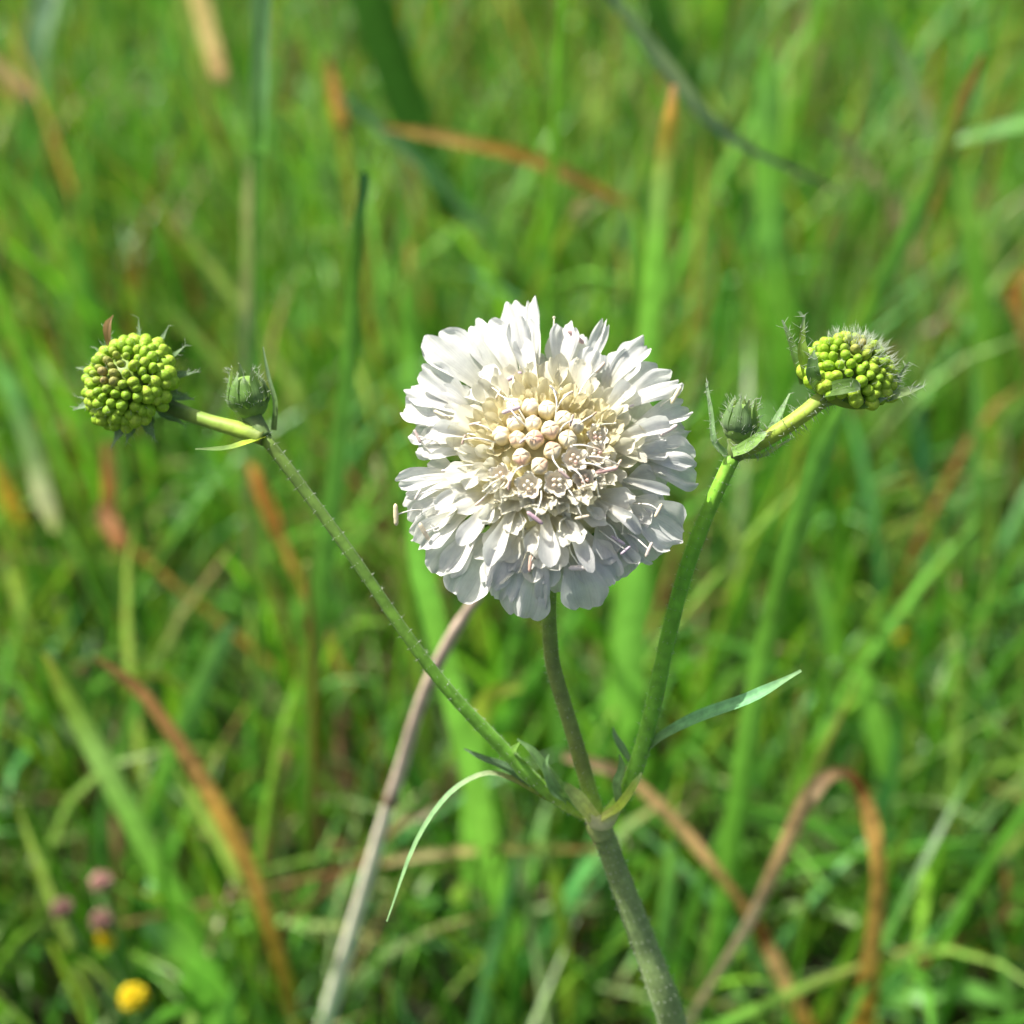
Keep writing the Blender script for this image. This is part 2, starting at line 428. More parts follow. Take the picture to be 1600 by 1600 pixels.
S('dry_leaf', 'cream straw-coloured dead blade tip beside the broad pale green leaf', [(345, 128), (338, 105), (325, 60), (308, 0), (290, -60)], .42, [20, 34, 38, 36, 30], [(.30, .22, .14), (.42, .30, .18), (.56, .46, .26), (.50, .42, .22), G_GREY], 'grass blade', 'dry', root=False)
S('dry_leaf', 'short cream straw blade broken off beside the misty green blade', [(52, 152), (30, 133), (0, 108), (-60, 70)], .42, [18, 32, 34, 30], [(.40, .30, .22), (.52, .38, .22), STRAW, STRAW], 'grass blade', 'dry', root=False)
S('brown_tipped_blade', 'upright green blade with a brown tip just above the white flower', [(1052, 132), (1046, 175), (1042, 205), (1030, 300), (1022, 400), (1012, 520), (1000, 640), (985, 800)], .262, [12, 24, 30, 36, 38, 40, 40, 42], [(.45, .28, .18), ORANGE, (.26, .22, .05), (.20, .36, .10), G_BR, G_BR, G_BR])
S('grey_green_blade', 'grey green blade slanting down past the brown-tipped blade to a blackened end', [(1310, 300), (1255, 272), (1180, 238), (1110, 190), (1050, 118), (990, 40), (950, -20)], .29, [6, 10, 14, 28, 32, 30, 28], [(.06, .07, .05), (.07, .09, .05), (.08, .13, .06), G_GREY, (.22, .31, .17), G_GREY, G_GREY], root=False)
S('slanting_blade', 'yellow green blade leaning over the domed bud with a dry brown tip', [(1535, 85), (1508, 150), (1478, 225), (1430, 335), (1385, 430), (1345, 530)], .29, [8, 22, 28, 30, 30, 26], [(.36, .20, .08), (.30, .22, .07), (.20, .30, .05), G_BR, G_BR, G_MID])
S('grey_green_blade', 'dull grey green blade slanting into the leaning yellow green blade', [(1470, 235), (1448, 195), (1410, 100), (1370, 0), (1350, -50)], .40, [10, 26, 30, 30, 28], [G_GREY, (.22, .30, .15), G_GREY, G_MID, G_MID], root=False)
S('dry_leaf', 'wide pale beige green dead blade lying behind the domed bud head', [(1285, 188), (1345, 255), (1395, 335), (1440, 430), (1495, 500), (1560, 590)], .43, [14, 36, 40, 42, 44, 40], [(.30, .26, .16), (.35, .33, .20), (.34, .33, .2), (.42, .36, .22), (.40, .42, .24), PALE], mat='dry')
S('green_blade', 'light green blade standing beside the leaning yellow green blade', [(1480, 235), (1495, 290), (1512, 350), (1522, 420)], .36, 42, [G_MID, (.17, .36, .06), (.17, .36, .06), G_MID])
S('pale_leaf', 'broad pale green upright leaf above the small hairy bud', [(412, -60), (412, 0), (411, 120), (408, 230), (405, 330)], .27, [44, 46, 46, 40, 30], [G_MINT, (.19, .38, .15), (.20, .40, .14), G_BR, G_MID])
S('culm', 'pale yellowish grass stem rising just behind the small hairy bud', [(398, 235), (392, 300), (392, 400), (388, 480), (385, 560)], .30, [14, 24, 26, 24, 20], [G_GREY, PALE, (.30, .38, .15), PALE, G_GREY])
S('misty_blade', 'broad minty blurred blade far behind the round bud head', [(80, -60), (75, 0), (60, 80), (50, 190)], .52, [56, 64, 62, 40], [(.26, .42, .24), (.28, .44, .26), (.22, .38, .18), G_MID])
S('shade_coloured_leaf', 'broad leaf coloured dark green as shade, sloping down above the white flower', [(560, -60), (590, 30), (640, 170), (690, 290), (716, 395)], .46, [60, 74, 72, 50, 20], [G_DK, (.030, .10, .010), (.026, .09, .009), (.03, .10, .01), G_DK], root=False)  # stands for a dark shaded gap in the grass; shade put into its colour
S('mint_blade', 'minty blade sloping down under the arched orange blade', [(535, 150), (600, 205), (660, 260), (730, 335), (800, 405)], .345, [20, 28, 28, 26, 18], [G_MINT, (.16, .33, .13), G_MINT, (.14, .32, .10), G_MID])
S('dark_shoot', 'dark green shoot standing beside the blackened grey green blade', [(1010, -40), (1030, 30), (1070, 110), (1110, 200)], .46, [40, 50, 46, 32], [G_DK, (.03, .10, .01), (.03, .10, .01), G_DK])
S('long_blade', "long green blade between the round bud's peduncle and the white flower", [(572, 270), (556, 400), (548, 560), (530, 720), (512, 860), (497, 1000), (490, 1080)], .225, [16, 26, 32, 36, 38, 36, 30], [G_TEAL, G_MID, G_BR, (.15, .38, .06), (.15, .38, .06), G_MID, G_MID])
S('bright_blade', 'bright green blade running down behind the crossing of straw and peduncle', [(640, 780), (655, 880), (685, 1000), (722, 1150), (752, 1280), (775, 1400), (792, 1500)], .195, [20, 40, 42, 44, 46, 44, 40], [G_MID, (.16, .42, .07), G_BR, G_BR, (.19, .45, .07), (.17, .42, .06), G_MID])
S('bright_blade', 'bright green blade standing between the scabious stalks behind the fork', [(1005, 830), (992, 930), (982, 1030), (985, 1130), (995, 1230)], .235, [30, 52, 56, 54, 44], [G_BR, (.16, .42, .07), (.16, .40, .07), G_BR, G_MID])
S('long_blade', "long bright green blade slanting down from behind the domed bud's stalk", [(1318, 630), (1280, 720), (1245, 820), (1215, 925), (1180, 1080), (1150, 1270), (1128, 1420), (1105, 1560)], .188, [20, 40, 40, 36, 36, 38, 36, 34], [G_BR, (.13, .36, .06), G_BR, G_MID, G_BR, (.15, .39, .05), (.15, .38, .05), G_MID])
S('bright_blade', 'light green blade above the bent brown leaf', [(1345, 1030), (1358, 1090), (1380, 1170), (1402, 1250)], .235, 40, [G_BR, (.18, .42, .07), (.16, .40, .06), G_MID])
S('level_blade', 'green blade lying level behind the bent brown leaf', [(1580, 1350), (1500, 1330), (1400, 1308), (1280, 1288), (1150, 1262)], .205, [12, 24, 24, 22, 16], [G_MINT, G_BR, (.12, .32, .07), G_BR, G_MID], root=False)
S('brown_stalk', 'brown withered stalk hanging at the end of the level green blade', [(1572, 1355), (1568, 1430), (1545, 1500), (1530, 1545)], .205, [14, 20, 16, 14], [(.25, .15, .07), BROWN, DKBR, DKBR], 'stalk', 'dry')
S('brown_stalk', 'brown stalk bit pointing at the withered stalk', [(1580, 1420), (1520, 1455), (1448, 1498)], .2, [12, 15, 16], [BROWN, (.2, .12, .04), (.28, .14, .06)], 'stalk', 'dry')
S('level_blade', 'green blade lying low beside the bent brown leaf', [(1370, 1575), (1430, 1553), (1500, 1548), (1580, 1560)], .182, [22, 34, 34, 26], [G_BR, (.14, .38, .06), G_BR, G_MID], root=False)
S('drooping_blade', 'greyish blade with a whitish withered tip below the round bud head', [(88, 830), (70, 780), (50, 700), (20, 610), (-20, 520)], .29, [14, 32, 32, 32, 30], [PALE, (.45, .48, .35), G_GREY, G_MINT, G_MID], root=False)
S('yellowed_blade', 'yellowed short blade beside the whitish withered tip', [(40, 830), (18, 790), (-10, 740), (-30, 690)], .30, [16, 34, 34, 30], [G_YEL, (.42, .26, .04), (.32, .22, .04), OLIVE], mat='dry', root=False)
S('curled_leaf', 'curled pinkish brown dead leaf right below the round bud head', [(168, 690), (172, 770), (170, 810), (190, 850), (222, 872)], .285, [20, 30, 40, 30, 14], [BROWN, (.3, .13, .05), (.50, .25, .17), (.42, .2, .11), ORANGE], 'dry leaf', 'dry')
S('orange_leaf', "orange dry leaf hanging beside the round bud's peduncle", [(390, 722), (405, 755), (425, 810), (455, 880)], .275, [14, 30, 30, 16], [ORANGE, (.42, .2, .06), (.38, .18, .05), (.3, .2, .06)], 'dry leaf', 'dry')
S('crossing_blade', 'light green blade crossing the long orange curved blade', [(362, 975), (335, 1030), (300, 1110), (255, 1220), (225, 1300)], .215, [20, 34, 36, 34, 26], [G_MINT, (.15, .36, .09), (.14, .35, .07), G_BR, G_MID])
S('broad_blade', 'broad light green blade beside the long orange curved blade', [(70, 1020), (110, 1095), (160, 1185), (215, 1290), (275, 1400), (330, 1500)], .195, [10, 34, 44, 44, 44, 40], [(.25, .28, .04), (.17, .3, .05), (.22, .40, .12), (.18, .40, .08), (.16, .40, .06), G_BR])
S('broad_blade', 'broad bright green blade beside the yellow meadow flower', [(225, 1445), (275, 1478), (318, 1535), (350, 1610)], .16, [22, 48, 62, 62], [G_MINT, G_BR, (.14, .40, .05), G_BR])
S('dry_leaf', 'upright blade with orange brown dead patches below the domed bud', [(1305, 705), (1312, 770), (1320, 850), (1326, 930), (1330, 1010)], .33, [18, 32, 32, 30, 24], [ORANGE, (.42, .2, .05), (.34, .25, .08), (.45, .3, .1), BROWN], mat='dry')
S('hooked_blade', "yellow green blade bent like a hook beside the white flower's stalk", [(815, 1072), (780, 1078), (755, 1105), (742, 1160), (738, 1230)], .21, [14, 26, 34, 36, 34], [G_YEL, (.28, .34, .04), (.30, .40, .05), G_BR, G_BR])
S('ochre_stalk', 'thin ochre stalk standing upright beside the long green blade', [(480, 880), (488, 1000), (492, 1120), (490, 1260), (485, 1380)], .215, [10, 13, 14, 14, 13], [OLIVE, (.28, .18, .04), (.25, .17, .03), (.22, .18, .03), OLIVE], 'stalk', stem=True)
S('teal_blade', 'dark bluish green blade standing below the domed bud head', [(1432, 640), (1440, 740), (1452, 840), (1462, 920)], .31, [24, 32, 32, 24], [G_TEAL, (.028, .12, .055), G_TEAL, G_DK])
S('mint_blade', 'narrow mint blade under the orange-brown blotched blade', [(1270, 880), (1290, 960), (1318, 1050), (1335, 1120)], .27, 28, [G_MINT, G_BR, G_MID, G_MID])
S('yellow_green_blade', 'yellow green blade beside the light green blade of the bent brown leaf', [(1380, 1050), (1410, 1090), (1445, 1135), (1470, 1180)], .25, 30, [G_YEL, (.22, .42, .04), (.18, .38, .04), G_MID])
S('green_blade', 'upright mid green blade between the white flower and the domed bud', [(1195, 70), (1200, 160), (1198, 260), (1205, 370), (1215, 460)], .36, 48, [G_BR, (.14, .34, .08), G_BR, (.15, .38, .08), G_MID])
S('green_blade', 'soft green blade behind the bracts of the round bud head', [(128, 380), (120, 300), (135, 450), (150, 560)][1:], .40, 40, [G_MID, G_BR, G_MID])
S('green_blade', 'green blade with a tan tip beside the rim of the white flower', [(640, 380), (638, 470), (640, 560)], .35, 30, [(.36, .26, .12), G_BR, G_BR])
S('dry_leaf', 'pale yellow dead tip under the arched orange blade', [(912, 312), (895, 345), (878, 375)], .335, [20, 28, 20], [(.48, .34, .2), PALE, G_YEL], 'grass blade', 'dry')
S('dry_leaf', 'orange dry blade beside the minty sloping blade', [(512, 90), (522, 140), (532, 190), (540, 250)], .36, [14, 26, 28, 18], [(.25, .15, .07), (.38, .19, .08), ORANGE, OLIVE], 'grass blade', 'dry')
S('orange_tip', 'orange withered leaf beyond the domed bud head', [(1610, 420), (1585, 460), (1600, 520)], .36, [20, 34, 20], [ORANGE, (.45, .22, .06), BROWN], 'dry leaf', 'dry')
S('level_blade', 'soft green blade lying level toward the leaning brown-tipped blade', [(1620, 190), (1560, 205), (1490, 225)], .36, [26, 30, 18], [G_BR, (.15, .35, .08), G_MID], root=False)

# small yellow flower, pink clover heads, far yellow specks
def petal_ball(name, label, px, py, Y, rpx, cat, mat, cols=None, group=None, n=34):
    c = aty(px, py, Y); r = rpx * pxm(depth(c)); rr = random.Random(int(px * 7 + py))
    root = empty(name, V((c.x, c.y, 0)))
    base = V((c.x + rr.uniform(-.006, .006), c.y + rr.uniform(.0, .01), -.002))
    vs, fs, cs = tube([base, (base + c) / 2 + V((rr.uniform(-.004, .004), 0, 0)), c], [.0008, .0007, .0008], 12, 6, [G_MID] * 3)
    obj('stalk', vs, fs, M['stem'], root, cols=cs)
    parts = []; cc = []
    for i in range(n):
        z = 1 - 1.55 * (i + .5) / n; g = i * 2.39996
        d = V((math.sqrt(max(0, 1 - z * z)) * math.cos(g), math.sqrt(max(0, 1 - z * z)) * math.sin(g), z))
        a = d.orthogonal().normalized(); b = d.cross(a)
        k = rr.uniform(.85, 1.1)
        v, f = ellipsoid(c + d * (r * .72 * k), (a * r * .30, b * r * .17, d * r * .36), 6, 5)
        col = cols[i % len(cols)] if cols else (1, 1, 1)
        parts.append((v, f, [col] * len(v)))
    v, f = ellipsoid(c, (V((r * .6, 0, 0)), V((0, r * .6, 0)), V((0, 0, r * .6))), 10, 6); parts.append((v, f, [cols[0] if cols else (1, 1, 1)] * len(v)))
    vs, fs, cs = join(parts)
    obj('flower_ball', vs, fs, M[mat], root, cols=cs)
    return tag(root, label, cat, group)
petal_ball('yellow_flower', 'small round bright yellow flower low among the grass', 208, 1560, .146, 22, 'flower', 'yellow')
petal_ball('yellow_flower', 'small orange yellow flower half hidden under the pink clover heads', 165, 1470, .166, 15, 'flower', 'yellow')
pk = [(.34, .17, .15), (.40, .24, .22), (.26, .12, .10), (.30, .22, .14)]
for q, (x, y, r, lb) in enumerate([(98, 1420, 17, 'darkest of three brownish pink clover heads'), (158, 1378, 17, 'palest of three brownish pink clover heads, the farthest back'), (160, 1438, 18, 'reddest of three brownish pink clover heads, beside the orange yellow flower')]):
    petal_ball('clover_head', lb, x, y, .168, r, 'clover', 'clover', [tuple(k * (.8, 1.3, 1.0)[q] for k in c) for c in pk], 'clover heads in the grass')
for (x, y, Y, r, lb) in [(118, 468, .46, 16, 'blurred orange yellow flower behind the round bud head'), (975, 512, .45, 9, 'blurred yellow flower touching the rim of the white flower'),
                         (1412, 1000, .29, 12, 'tiny yellow flower beyond the orange-brown blotched blade'), (1495, 1285, .235, 17, 'ochre yellow flower above the end of the level green blade')]:
    petal_ball('yellow_flower', lb, x, y, Y, r, 'flower', 'yellow', n=20)

# ------------------------------------------------------------------ the scabious
J = atd(935, 1283, .1735)                     # the fork
stem_pts = [J + V((0, 0, .0008)), atd(960, 1350, .1755), atd(1005, 1470, .179), atd(1052, 1600, .183)]
p3 = stem_pts[-1]
stem_pts += [p3 + V((.008, -.004, -.035)), V((p3.x + .016, p3.y + .004, -.006))]
plant = empty('scabious_plant', V((stem_pts[-1].x, stem_pts[-1].y, 0)))
tag(plant, 'white scabious plant with one open flower and green buds on forked stems', 'wildflower')
ST = (.18, .24, .08); STD = (.10, .13, .04); STY = (.30, .42, .05); STB = (.11, .12, .035)
vs, fs, cs = tube(stem_pts, [.0013, .0014, .0016, .0018, .0020, .0022], 40, 14, [(.26, .36, .10), (.22, .32, .10), (.22, .33, .11), (.23, .34, .11), ST, STB], wob=.03)
main_stem = obj('main_stem', vs, fs, M['stem'], plant, cols=cs)

HAIRS = []
def hair(p, d, ln, r=.000035, bend=.3, rnd=R):
    d = d.normalized(); b = V((rnd.uniform(-1, 1), rnd.uniform(-1, 1), rnd.uniform(-1, 1))) * bend * ln
    a = d.orthogonal().normalized() * r; c = d.cross(a).normalized() * r
    m_ = p + d * ln * .5 + b * .4; e_ = p + d * ln + b
    vs = [p + a, p - a * .5 + c * .87, p - a * .5 - c * .87, m_ + a * .7, m_ - a * .35 + c * .6, m_ - a * .35 - c * .6, e_]
    fs = [(0, 1, 4, 3), (1, 2, 5, 4), (2, 0, 3, 5), (3, 4, 6), (4, 5, 6), (5, 3, 6)]
    return vs, fs, None
def hairs_on(vs, k, ln, center_fn, rnd=R, r=.00003):
    out = []
    for _ in range(k):
        v = vs[rnd.randrange(len(vs))]
        out.append(hair(v, center_fn(v) + V((rnd.uniform(-1, 1), rnd.uniform(-1, 1), rnd.uniform(-1, 1))) * .4, ln * rnd.uniform(.5, 1.2), r, rnd=rnd))
    return out
def add_hairs(parts, parent, name='hairs'):
    v, f, _ = join(parts)
    o = obj(name, v, f, M['hair'], parent); o['kind'] = 'stuff'
    return o
def axis_out(pts):
    def f(v):
        b = min(pts, key=lambda q: (q - v).length_squared)
        d = v - b
        return d.normalized() if d.length > 1e-7 else V((0, 0, 1))
    return f

def stalk(name, pix, ds, rad_px, cols, n=44):
    cols = [(c[0] * 1.35, c[1] * 1.75, c[2] * 1.1) for c in cols]
    P = [atd(x, y, d) for (x, y), d in zip(pix, ds)]
    rr = [a * .88 * pxm(d) / 2 for a, d in zip(rad_px, ds)]
    vs, fs, cs = tube(P, rr, n, 12, cols, wob=.03)
    o = obj(name, vs, fs, M['stem'], plant, cols=cs)
    return o, vs, crom(P, n)
def lerp(a, b, n): return [a + (b - a) * i / (n - 1) for i in range(n)]

lp_px = [(413, 684), (475, 765), (555, 875), (635, 992), (700, 1078), (775, 1158), (838, 1222), (890, 1260), (937, 1282)]
lp, lpv, lpa = stalk('left_peduncle', lp_px, [.1635, .164, .1645, .1655, .167, .169, .1708, .1725, .1735], [21, 20, 20, 21, 22, 24, 24, 24, 26], [(.12, .15, .04), (.10, .14, .035), (.09, .14, .03), (.11, .18, .03), (.13, .24, .035), (.15, .28, .04), (.17, .28, .045), (.26, .32, .06), (.36, .40, .11)])
lp.name = 'peduncle'
cp_px = [(862, 880), (858, 940), (862, 1030), (884, 1110), (908, 1190), (922, 1240), (936, 1282)]
cp, cpv, cpa = stalk('peduncle', cp_px, [.166, .1675, .169, .1702, .1716, .1727, .1735], [26, 26, 27, 27, 28, 28, 28], [(.16, .22, .05), (.15, .19, .045), (.14, .15, .05), (.14, .15, .05), (.15, .15, .045), (.22, .26, .06), (.36, .42, .11)])
rp_px = [(1146, 712), (1108, 795), (1072, 890), (1045, 990), (1022, 1095), (998, 1185), (970, 1250), (937, 1282)]
rp, rpv, rpa = stalk('peduncle', rp_px, [.161, .162, .1635, .1655, .168, .1702, .1724, .1735], [27, 27, 28, 28, 29, 30, 26, 24], [(.16, .27, .04), (.15, .28, .03), (.12, .26, .025), (.12, .25, .025), (.13, .26, .03), (.15, .28, .04), (.22, .32, .05), (.36, .42, .11)])
hp = hairs_on(lpv, 600, .0005, axis_out(lpa), r=.00002) + hairs_on(rpv, 600, .0005, axis_out(rpa), r=.00002) + hairs_on(cpv, 500, .0005, axis_out(cpa), r=.00002)
ms_axis = crom(stem_pts, 40)
hp += hairs_on([v for v in vs if v.z > .06], 1500, .0005, axis_out(ms_axis))
add_hairs(hp, plant, 'stem_hairs')

def leaf(name, pix, ds, wpx, cols, parent=plant, fold=.35, tw=(0, 0), face=None, n=24, hairs=0, mat='bract'):
    P = [atd(x, y, d) for (x, y), d in zip(pix, ds)]
    W = [a * pxm(d) for a, d in zip(wpx, ds)]
    if isinstance(cols, tuple): cols = [cols] * len(P)
    cols = [(c[0] * 1.35, c[1] * 1.4, c[2] * 1.3) for c in cols]
    vs, fs, cs, uv = ribbon(P, W, face or (sd - FWD * .55).normalized(), n, cols, fold, tw)
    o = obj(name, vs, fs, M[mat], parent, org=P[0], cols=cs, uvs=uv)
    if hairs: return o, hairs_on(vs, hairs, .0008, lambda v: -FWD * .3 + UP * .4 + V((R.uniform(-1, 1), 0, R.uniform(-1, 1))))
    return o
LG = (.13, .25, .075); LM = (.17, .30, .14); LY = (.32, .42, .06)
leaf('leaf', [(918, 1274), (850, 1243), (800, 1218), (755, 1211), (700, 1245), (650, 1320), (605, 1440)], [.1729, .1719, .1709, .1694, .1684, .1674, .1664], [20, 18, 14, 15, 17, 15, 5], [LY, (.22, .30, .05), (.20, .22, .08), (.22, .28, .15), LM, LM, LM], tw=(.2, .5))
leaf('leaf', [(962, 1262), (985, 1205), (1025, 1158), (1090, 1122), (1175, 1090), (1252, 1048)], [.1742, .1715, .1690, .1655, .1625, .1605], [16, 16, 18, 23, 21, 5], [LY, (.14, .2, .08), (.14, .24, .11), (.14, .32, .15), (.14, .32, .16), LM], tw=(-.2, .2))
for pix, ds, wp, cl in [
    ([(850, 1238), (818, 1205), (803, 1178), (812, 1160)], [.1714, .1699, .1689, .1684], [16, 24, 18, 4], (.14, .27, .05)),
    ([(905, 1262), (868, 1222), (835, 1178), (808, 1155)], [.1719, .1704, .1694, .1689], [14, 18, 14, 4], (.15, .26, .10)),
    ([(885, 1252), (868, 1232), (855, 1200), (858, 1178)], [.1709, .1694, .1684, .1679], [14, 20, 15, 4], (.12, .22, .09)),
    ([(928, 1278), (905, 1250), (888, 1232), (880, 1222)], [.1709, .1699, .1694, .1689], [22, 24, 16, 5], [(.42, .46, .16), (.40, .46, .16), (.28, .36, .12), LG]),
    ([(940, 1280), (968, 1262), (990, 1232), (1003, 1208)], [.1709, .1694, .1684, .1674], [20, 22, 18, 6], [(.42, .46, .14), (.30, .38, .05), (.26, .34, .06), (.30, .40, .16)]),
    ([(968, 1255), (965, 1225), (972, 1200), (968, 1178)], [.1714, .1704, .1699, .1694], [12, 16, 13, 3], (.15, .25, .10)),
    ([(830, 1225), (790, 1198), (755, 1185), (725, 1170)], [.1714, .1714, .1714, .1714], [10, 13, 10, 3], (.10, .17, .09)),
    ([(985, 1190), (970, 1165), (962, 1150), (958, 1135)], [.1724, .1724, .1724, .1724], [8, 12, 9, 2], (.16, .25, .14))]:
    leaf('bract', pix, ds, wp, cl, tw=(R.uniform(-.4, .4), R.uniform(-.4, .4)))
# pale sheath that hugs the fork
v1, f1, c1 = tube([atd(915, 1262, .1712), atd(930, 1283, .1716), atd(947, 1284, .1716), atd(965, 1262, .1709)], [.0006, .0010, .0010, .0006], 16, 10, [(.52, .56, .22), (.60, .62, .28), (.60, .62, .28), (.46, .55, .14)])
obj('fork_sheath', v1, f1, M['stem'], plant, cols=c1)
v1, f1, c1 = tube([J + UP * .0012, J - UP * .0004, J - UP * .0022 + RIGHT * .0006], [.0009, .0017, .0014], 14, 14, [(.46, .54, .18), (.36, .44, .13), (.26, .34, .10)], wob=.08)
obj('node', v1, f1, M['stem'], plant, cols=c1)

# ---------------------------------------------------------------- the open flower
TILT = math.radians(20)
EZ = (-FWD * math.cos(TILT) + UP * math.sin(TILT) - RIGHT * .05).normalized()
EX = (RIGHT - EZ * RIGHT.dot(EZ)).normalized(); EY = EZ.cross(EX)
FC = atd(855, 733, .1625)
U = pxm(.1605)
def F(x, y, z): return FC + EX * (x * .01) + EY * (y * .01) + EZ * (z * .01)
def flat(px, py, z):
    """flower coordinates (cm) of a photo pixel at height z over the flower's rim plane"""
    r = ray(px, py); o_ = FC + EZ * (z * .01)
    k = (o_ - CAM).dot(EZ) / r.dot(EZ)
    q = CAM + r * k - FC
    return q.dot(EX) * 100, q.dot(EY) * 100
def zd(r): return .78 * (1 - (r / 1.25) ** 2) if r < 1.25 else 0

vs, fs = [], []
nr, ns = 9, 28
for i in range(nr):
    r = 1.0 * (i + .3) / (nr - 1 + .3)
    for k in range(ns): vs.append(F(r * math.cos(6.2832 * k / ns), r * math.sin(6.2832 * k / ns), zd(r) - .10))
for i, (r, z) in enumerate([(.95, .0), (.6, -.14), (.2, -.22)]):
    for k in range(ns): vs.append(F(r * math.cos(6.2832 * k / ns), r * math.sin(6.2832 * k / ns), z))
NR = nr + 3
fs.append(tuple(range(ns - 1, -1, -1))[::-1]); fs.append(tuple((NR - 1) * ns + k for k in range(ns))[::-1])
for i in range(NR - 1):
    for k in range(ns):
        k2 = (k + 1) % ns; fs.append((i * ns + k, (i + 1) * ns + k, (i + 1) * ns + k2, i * ns + k2))
head = obj('flower_head', vs, fs, M['stem'], plant, org=FC, cols=[(.62, .58, .30)] * (nr * ns) + [(.12, .22, .05)] * (3 * ns))
head['label'] = 'open white flower head with cream centre'
# short neck that joins the head to its stalk
v1, f1, c1 = tube([F(0, 0, -.15), F(0, -.02, -.3), atd(860, 900, .1655)], [.0025, .0015, .00095], 12, 12, [(.14, .24, .05)] * 3)
obj('neck', v1, f1, M['stem'], head, cols=c1)

WHITE = (.76, .765, .75); CRM = (.79, .72, .48); CRM2 = (.78, .75, .62); YCRM = (.78, .67, .36)
rp_ = random.Random(21)
def petal(B, T, wd, up_=None, bend=.12, cup=.12, ruffle=.05, curl=0.0, cren=.014, cb=CRM2, ct=WHITE, nu=12, nv=9, claw=.16, name='petal', corner=.28, fn=1.15):
    u0 = .97 - corner * .8
    B = V(B); T = V(T); t_ = T - B; L_ = t_.length; td = t_ / L_
    rad = V((T.x, T.y, 0)); rad = rad.normalized() if rad.length > 1e-4 else V((0, 1, 0))
    u_ = V(up_) if up_ else V((0, 0, 1))
    s = td.cross(u_).normalized(); n_ = s.cross(td).normalized()
    ph1, ph2, ph3 = (rp_.uniform(0, 6.28) for _ in range(3))
    nc = rp_.choice([3, 4, 5]); sk = rp_.uniform(-.12, .12)
    vs, fs, cs, uv = [], [], [], []
    for i in range(nu):
        u = i / (nu - 1)
        g = claw + (1 - claw) * (lambda q: q * q * (3 - 2 * q))(min(1, u * 1.22) ** fn)
        for j in range(nv):
            v = -1 + 2 * j / (nv - 1)
            q0 = max(0, (u - u0) / (1 - u0))
            xv = v * math.sqrt(1 - q0 * q0 / 2)                        # square grid mapped to a round tip
            yv = q0 * math.sqrt(1 - v * v / 2)
            ue = u if u < u0 else u0 + (1 - u0) * yv
            sc_l = abs(math.sin(1.5708 * nc * (v * .5 + .5) + ph1 * .15)) ** .5
            along = ue * L_ * (1 - cren * 2.2 * u ** 4 * (1 - sc_l) + cren * .8 * u ** 3 * (math.sin(3.1 * v + ph1) + .5 * math.sin(8.3 * v + ph2)))
            lat = wd / 2 * g * (xv + sk * u * u)
            hgt = bend * L_ * math.sin(math.pi * u) * .9 + cup * wd * v * v * g + ruffle * wd * u ** 2.5 * (math.sin(4.2 * v + ph3) + .6 * math.sin(9 * v + ph1 + 3 * u)) + curl * L_ * u ** 4
            q = B + td * along + s * lat + n_ * hgt
            vs.append(F(q.x, q.y, q.z))
            k = min(1, max(0, (u - .1) / .6)); k = k * k * (3 - 2 * k)
            cs.append(tuple(cb[a] + (ct[a] - cb[a]) * k for a in range(3))); uv.append((v * .5 + .5, u))
    for i in range(nu - 1):
        for j in range(nv - 1):
            a = i * nv + j; fs.append((a, a + 1, a + nv + 1, a + nv))
    return obj(name, vs, fs, M['petal'], head, org=vs[nv // 2], cols=cs, uvs=uv)

# large outer lobes: (tip in the 3.02x close-up, width, tip height, base shift)
OUT = [(225, 215, 205, .10), (178, 370, 135, .22), (430, 150, 190, .14), (485, 130, 110, .04), (596, 52, 170, .05), (640, 125, 135, .25), (694, 30, 62, .18),
       (862, 158, 120, .28), (930, 215, 110, .12), (1045, 168, 70, .18), (1236, 238, 120, .12), (1165, 300, 150, .25), (1000, 295, 120, .35),
       (1330, 362, 150, .14), (1395, 425, 140, .22), (1440, 560, 120, .14), (1445, 650, 130, .06), (1340, 740, 150, .26),
       (1480, 800, 150, .16), (1490, 880, 170, .06), (1325, 960, 140, .12), (1310, 1050, 110, .2), (1388, 1190, 210, -.04), (1300, 1285, 120, -.06),
       (1225, 1290, 120, .06), (1130, 1370, 170, .00), (1085, 1400, 120, .05), (960, 1522, 190, -.06), (1010, 1370, 100, .16), (850, 1440, 120, .08),
       (745, 1518, 60, .04), (760, 1410, 110, .18), (645, 1565, 205, -.08), (560, 1480, 140, -.04), (490, 1415, 130, .14), (610, 1350, 110, .22), (370, 1480, 190, -.08),
       (230, 1345, 180, .06), (290, 1350, 120, .12), (170, 1240, 130, .14), (100, 1150, 150, .0), (78, 1050, 130, .02), (105, 985, 90, .16), (60, 925, 95, .24),
       (115, 660, 110, .16), (150, 740, 100, .24), (85, 545, 150, .12), (110, 480, 120, .05), (215, 480, 120, .24), (130, 590, 100, .1)]
for (zx, zy, wz, tz) in OUT:
    x, y = flat(600 + zx / 3.02, 450 + zy / 3.02, tz)
    a = math.atan2(y, x) + rp_.uniform(-.10, .10)
    br = rp_.uniform(.78, 1.0)
    top = max(0, math.sin(a)) ** 1.5 * (1.0 if math.cos(a) < .15 else .45)
    tz += .30 * top; x, y = flat(600 + zx / 3.02, 450 + zy / 3.02, tz)
    petal((br * math.cos(a), br * math.sin(a), zd(br) - .12 - .20 * top), (x, y, tz), wz / 3.02 * U * 100 * 1.22, bend=rp_.uniform(.02, .18), cup=rp_.uniform(-.06, .30),
          ruffle=rp_.uniform(.07, .17), curl=rp_.uniform(-.18, .12), cren=rp_.uniform(.02, .04), nu=16, nv=15, claw=.26)
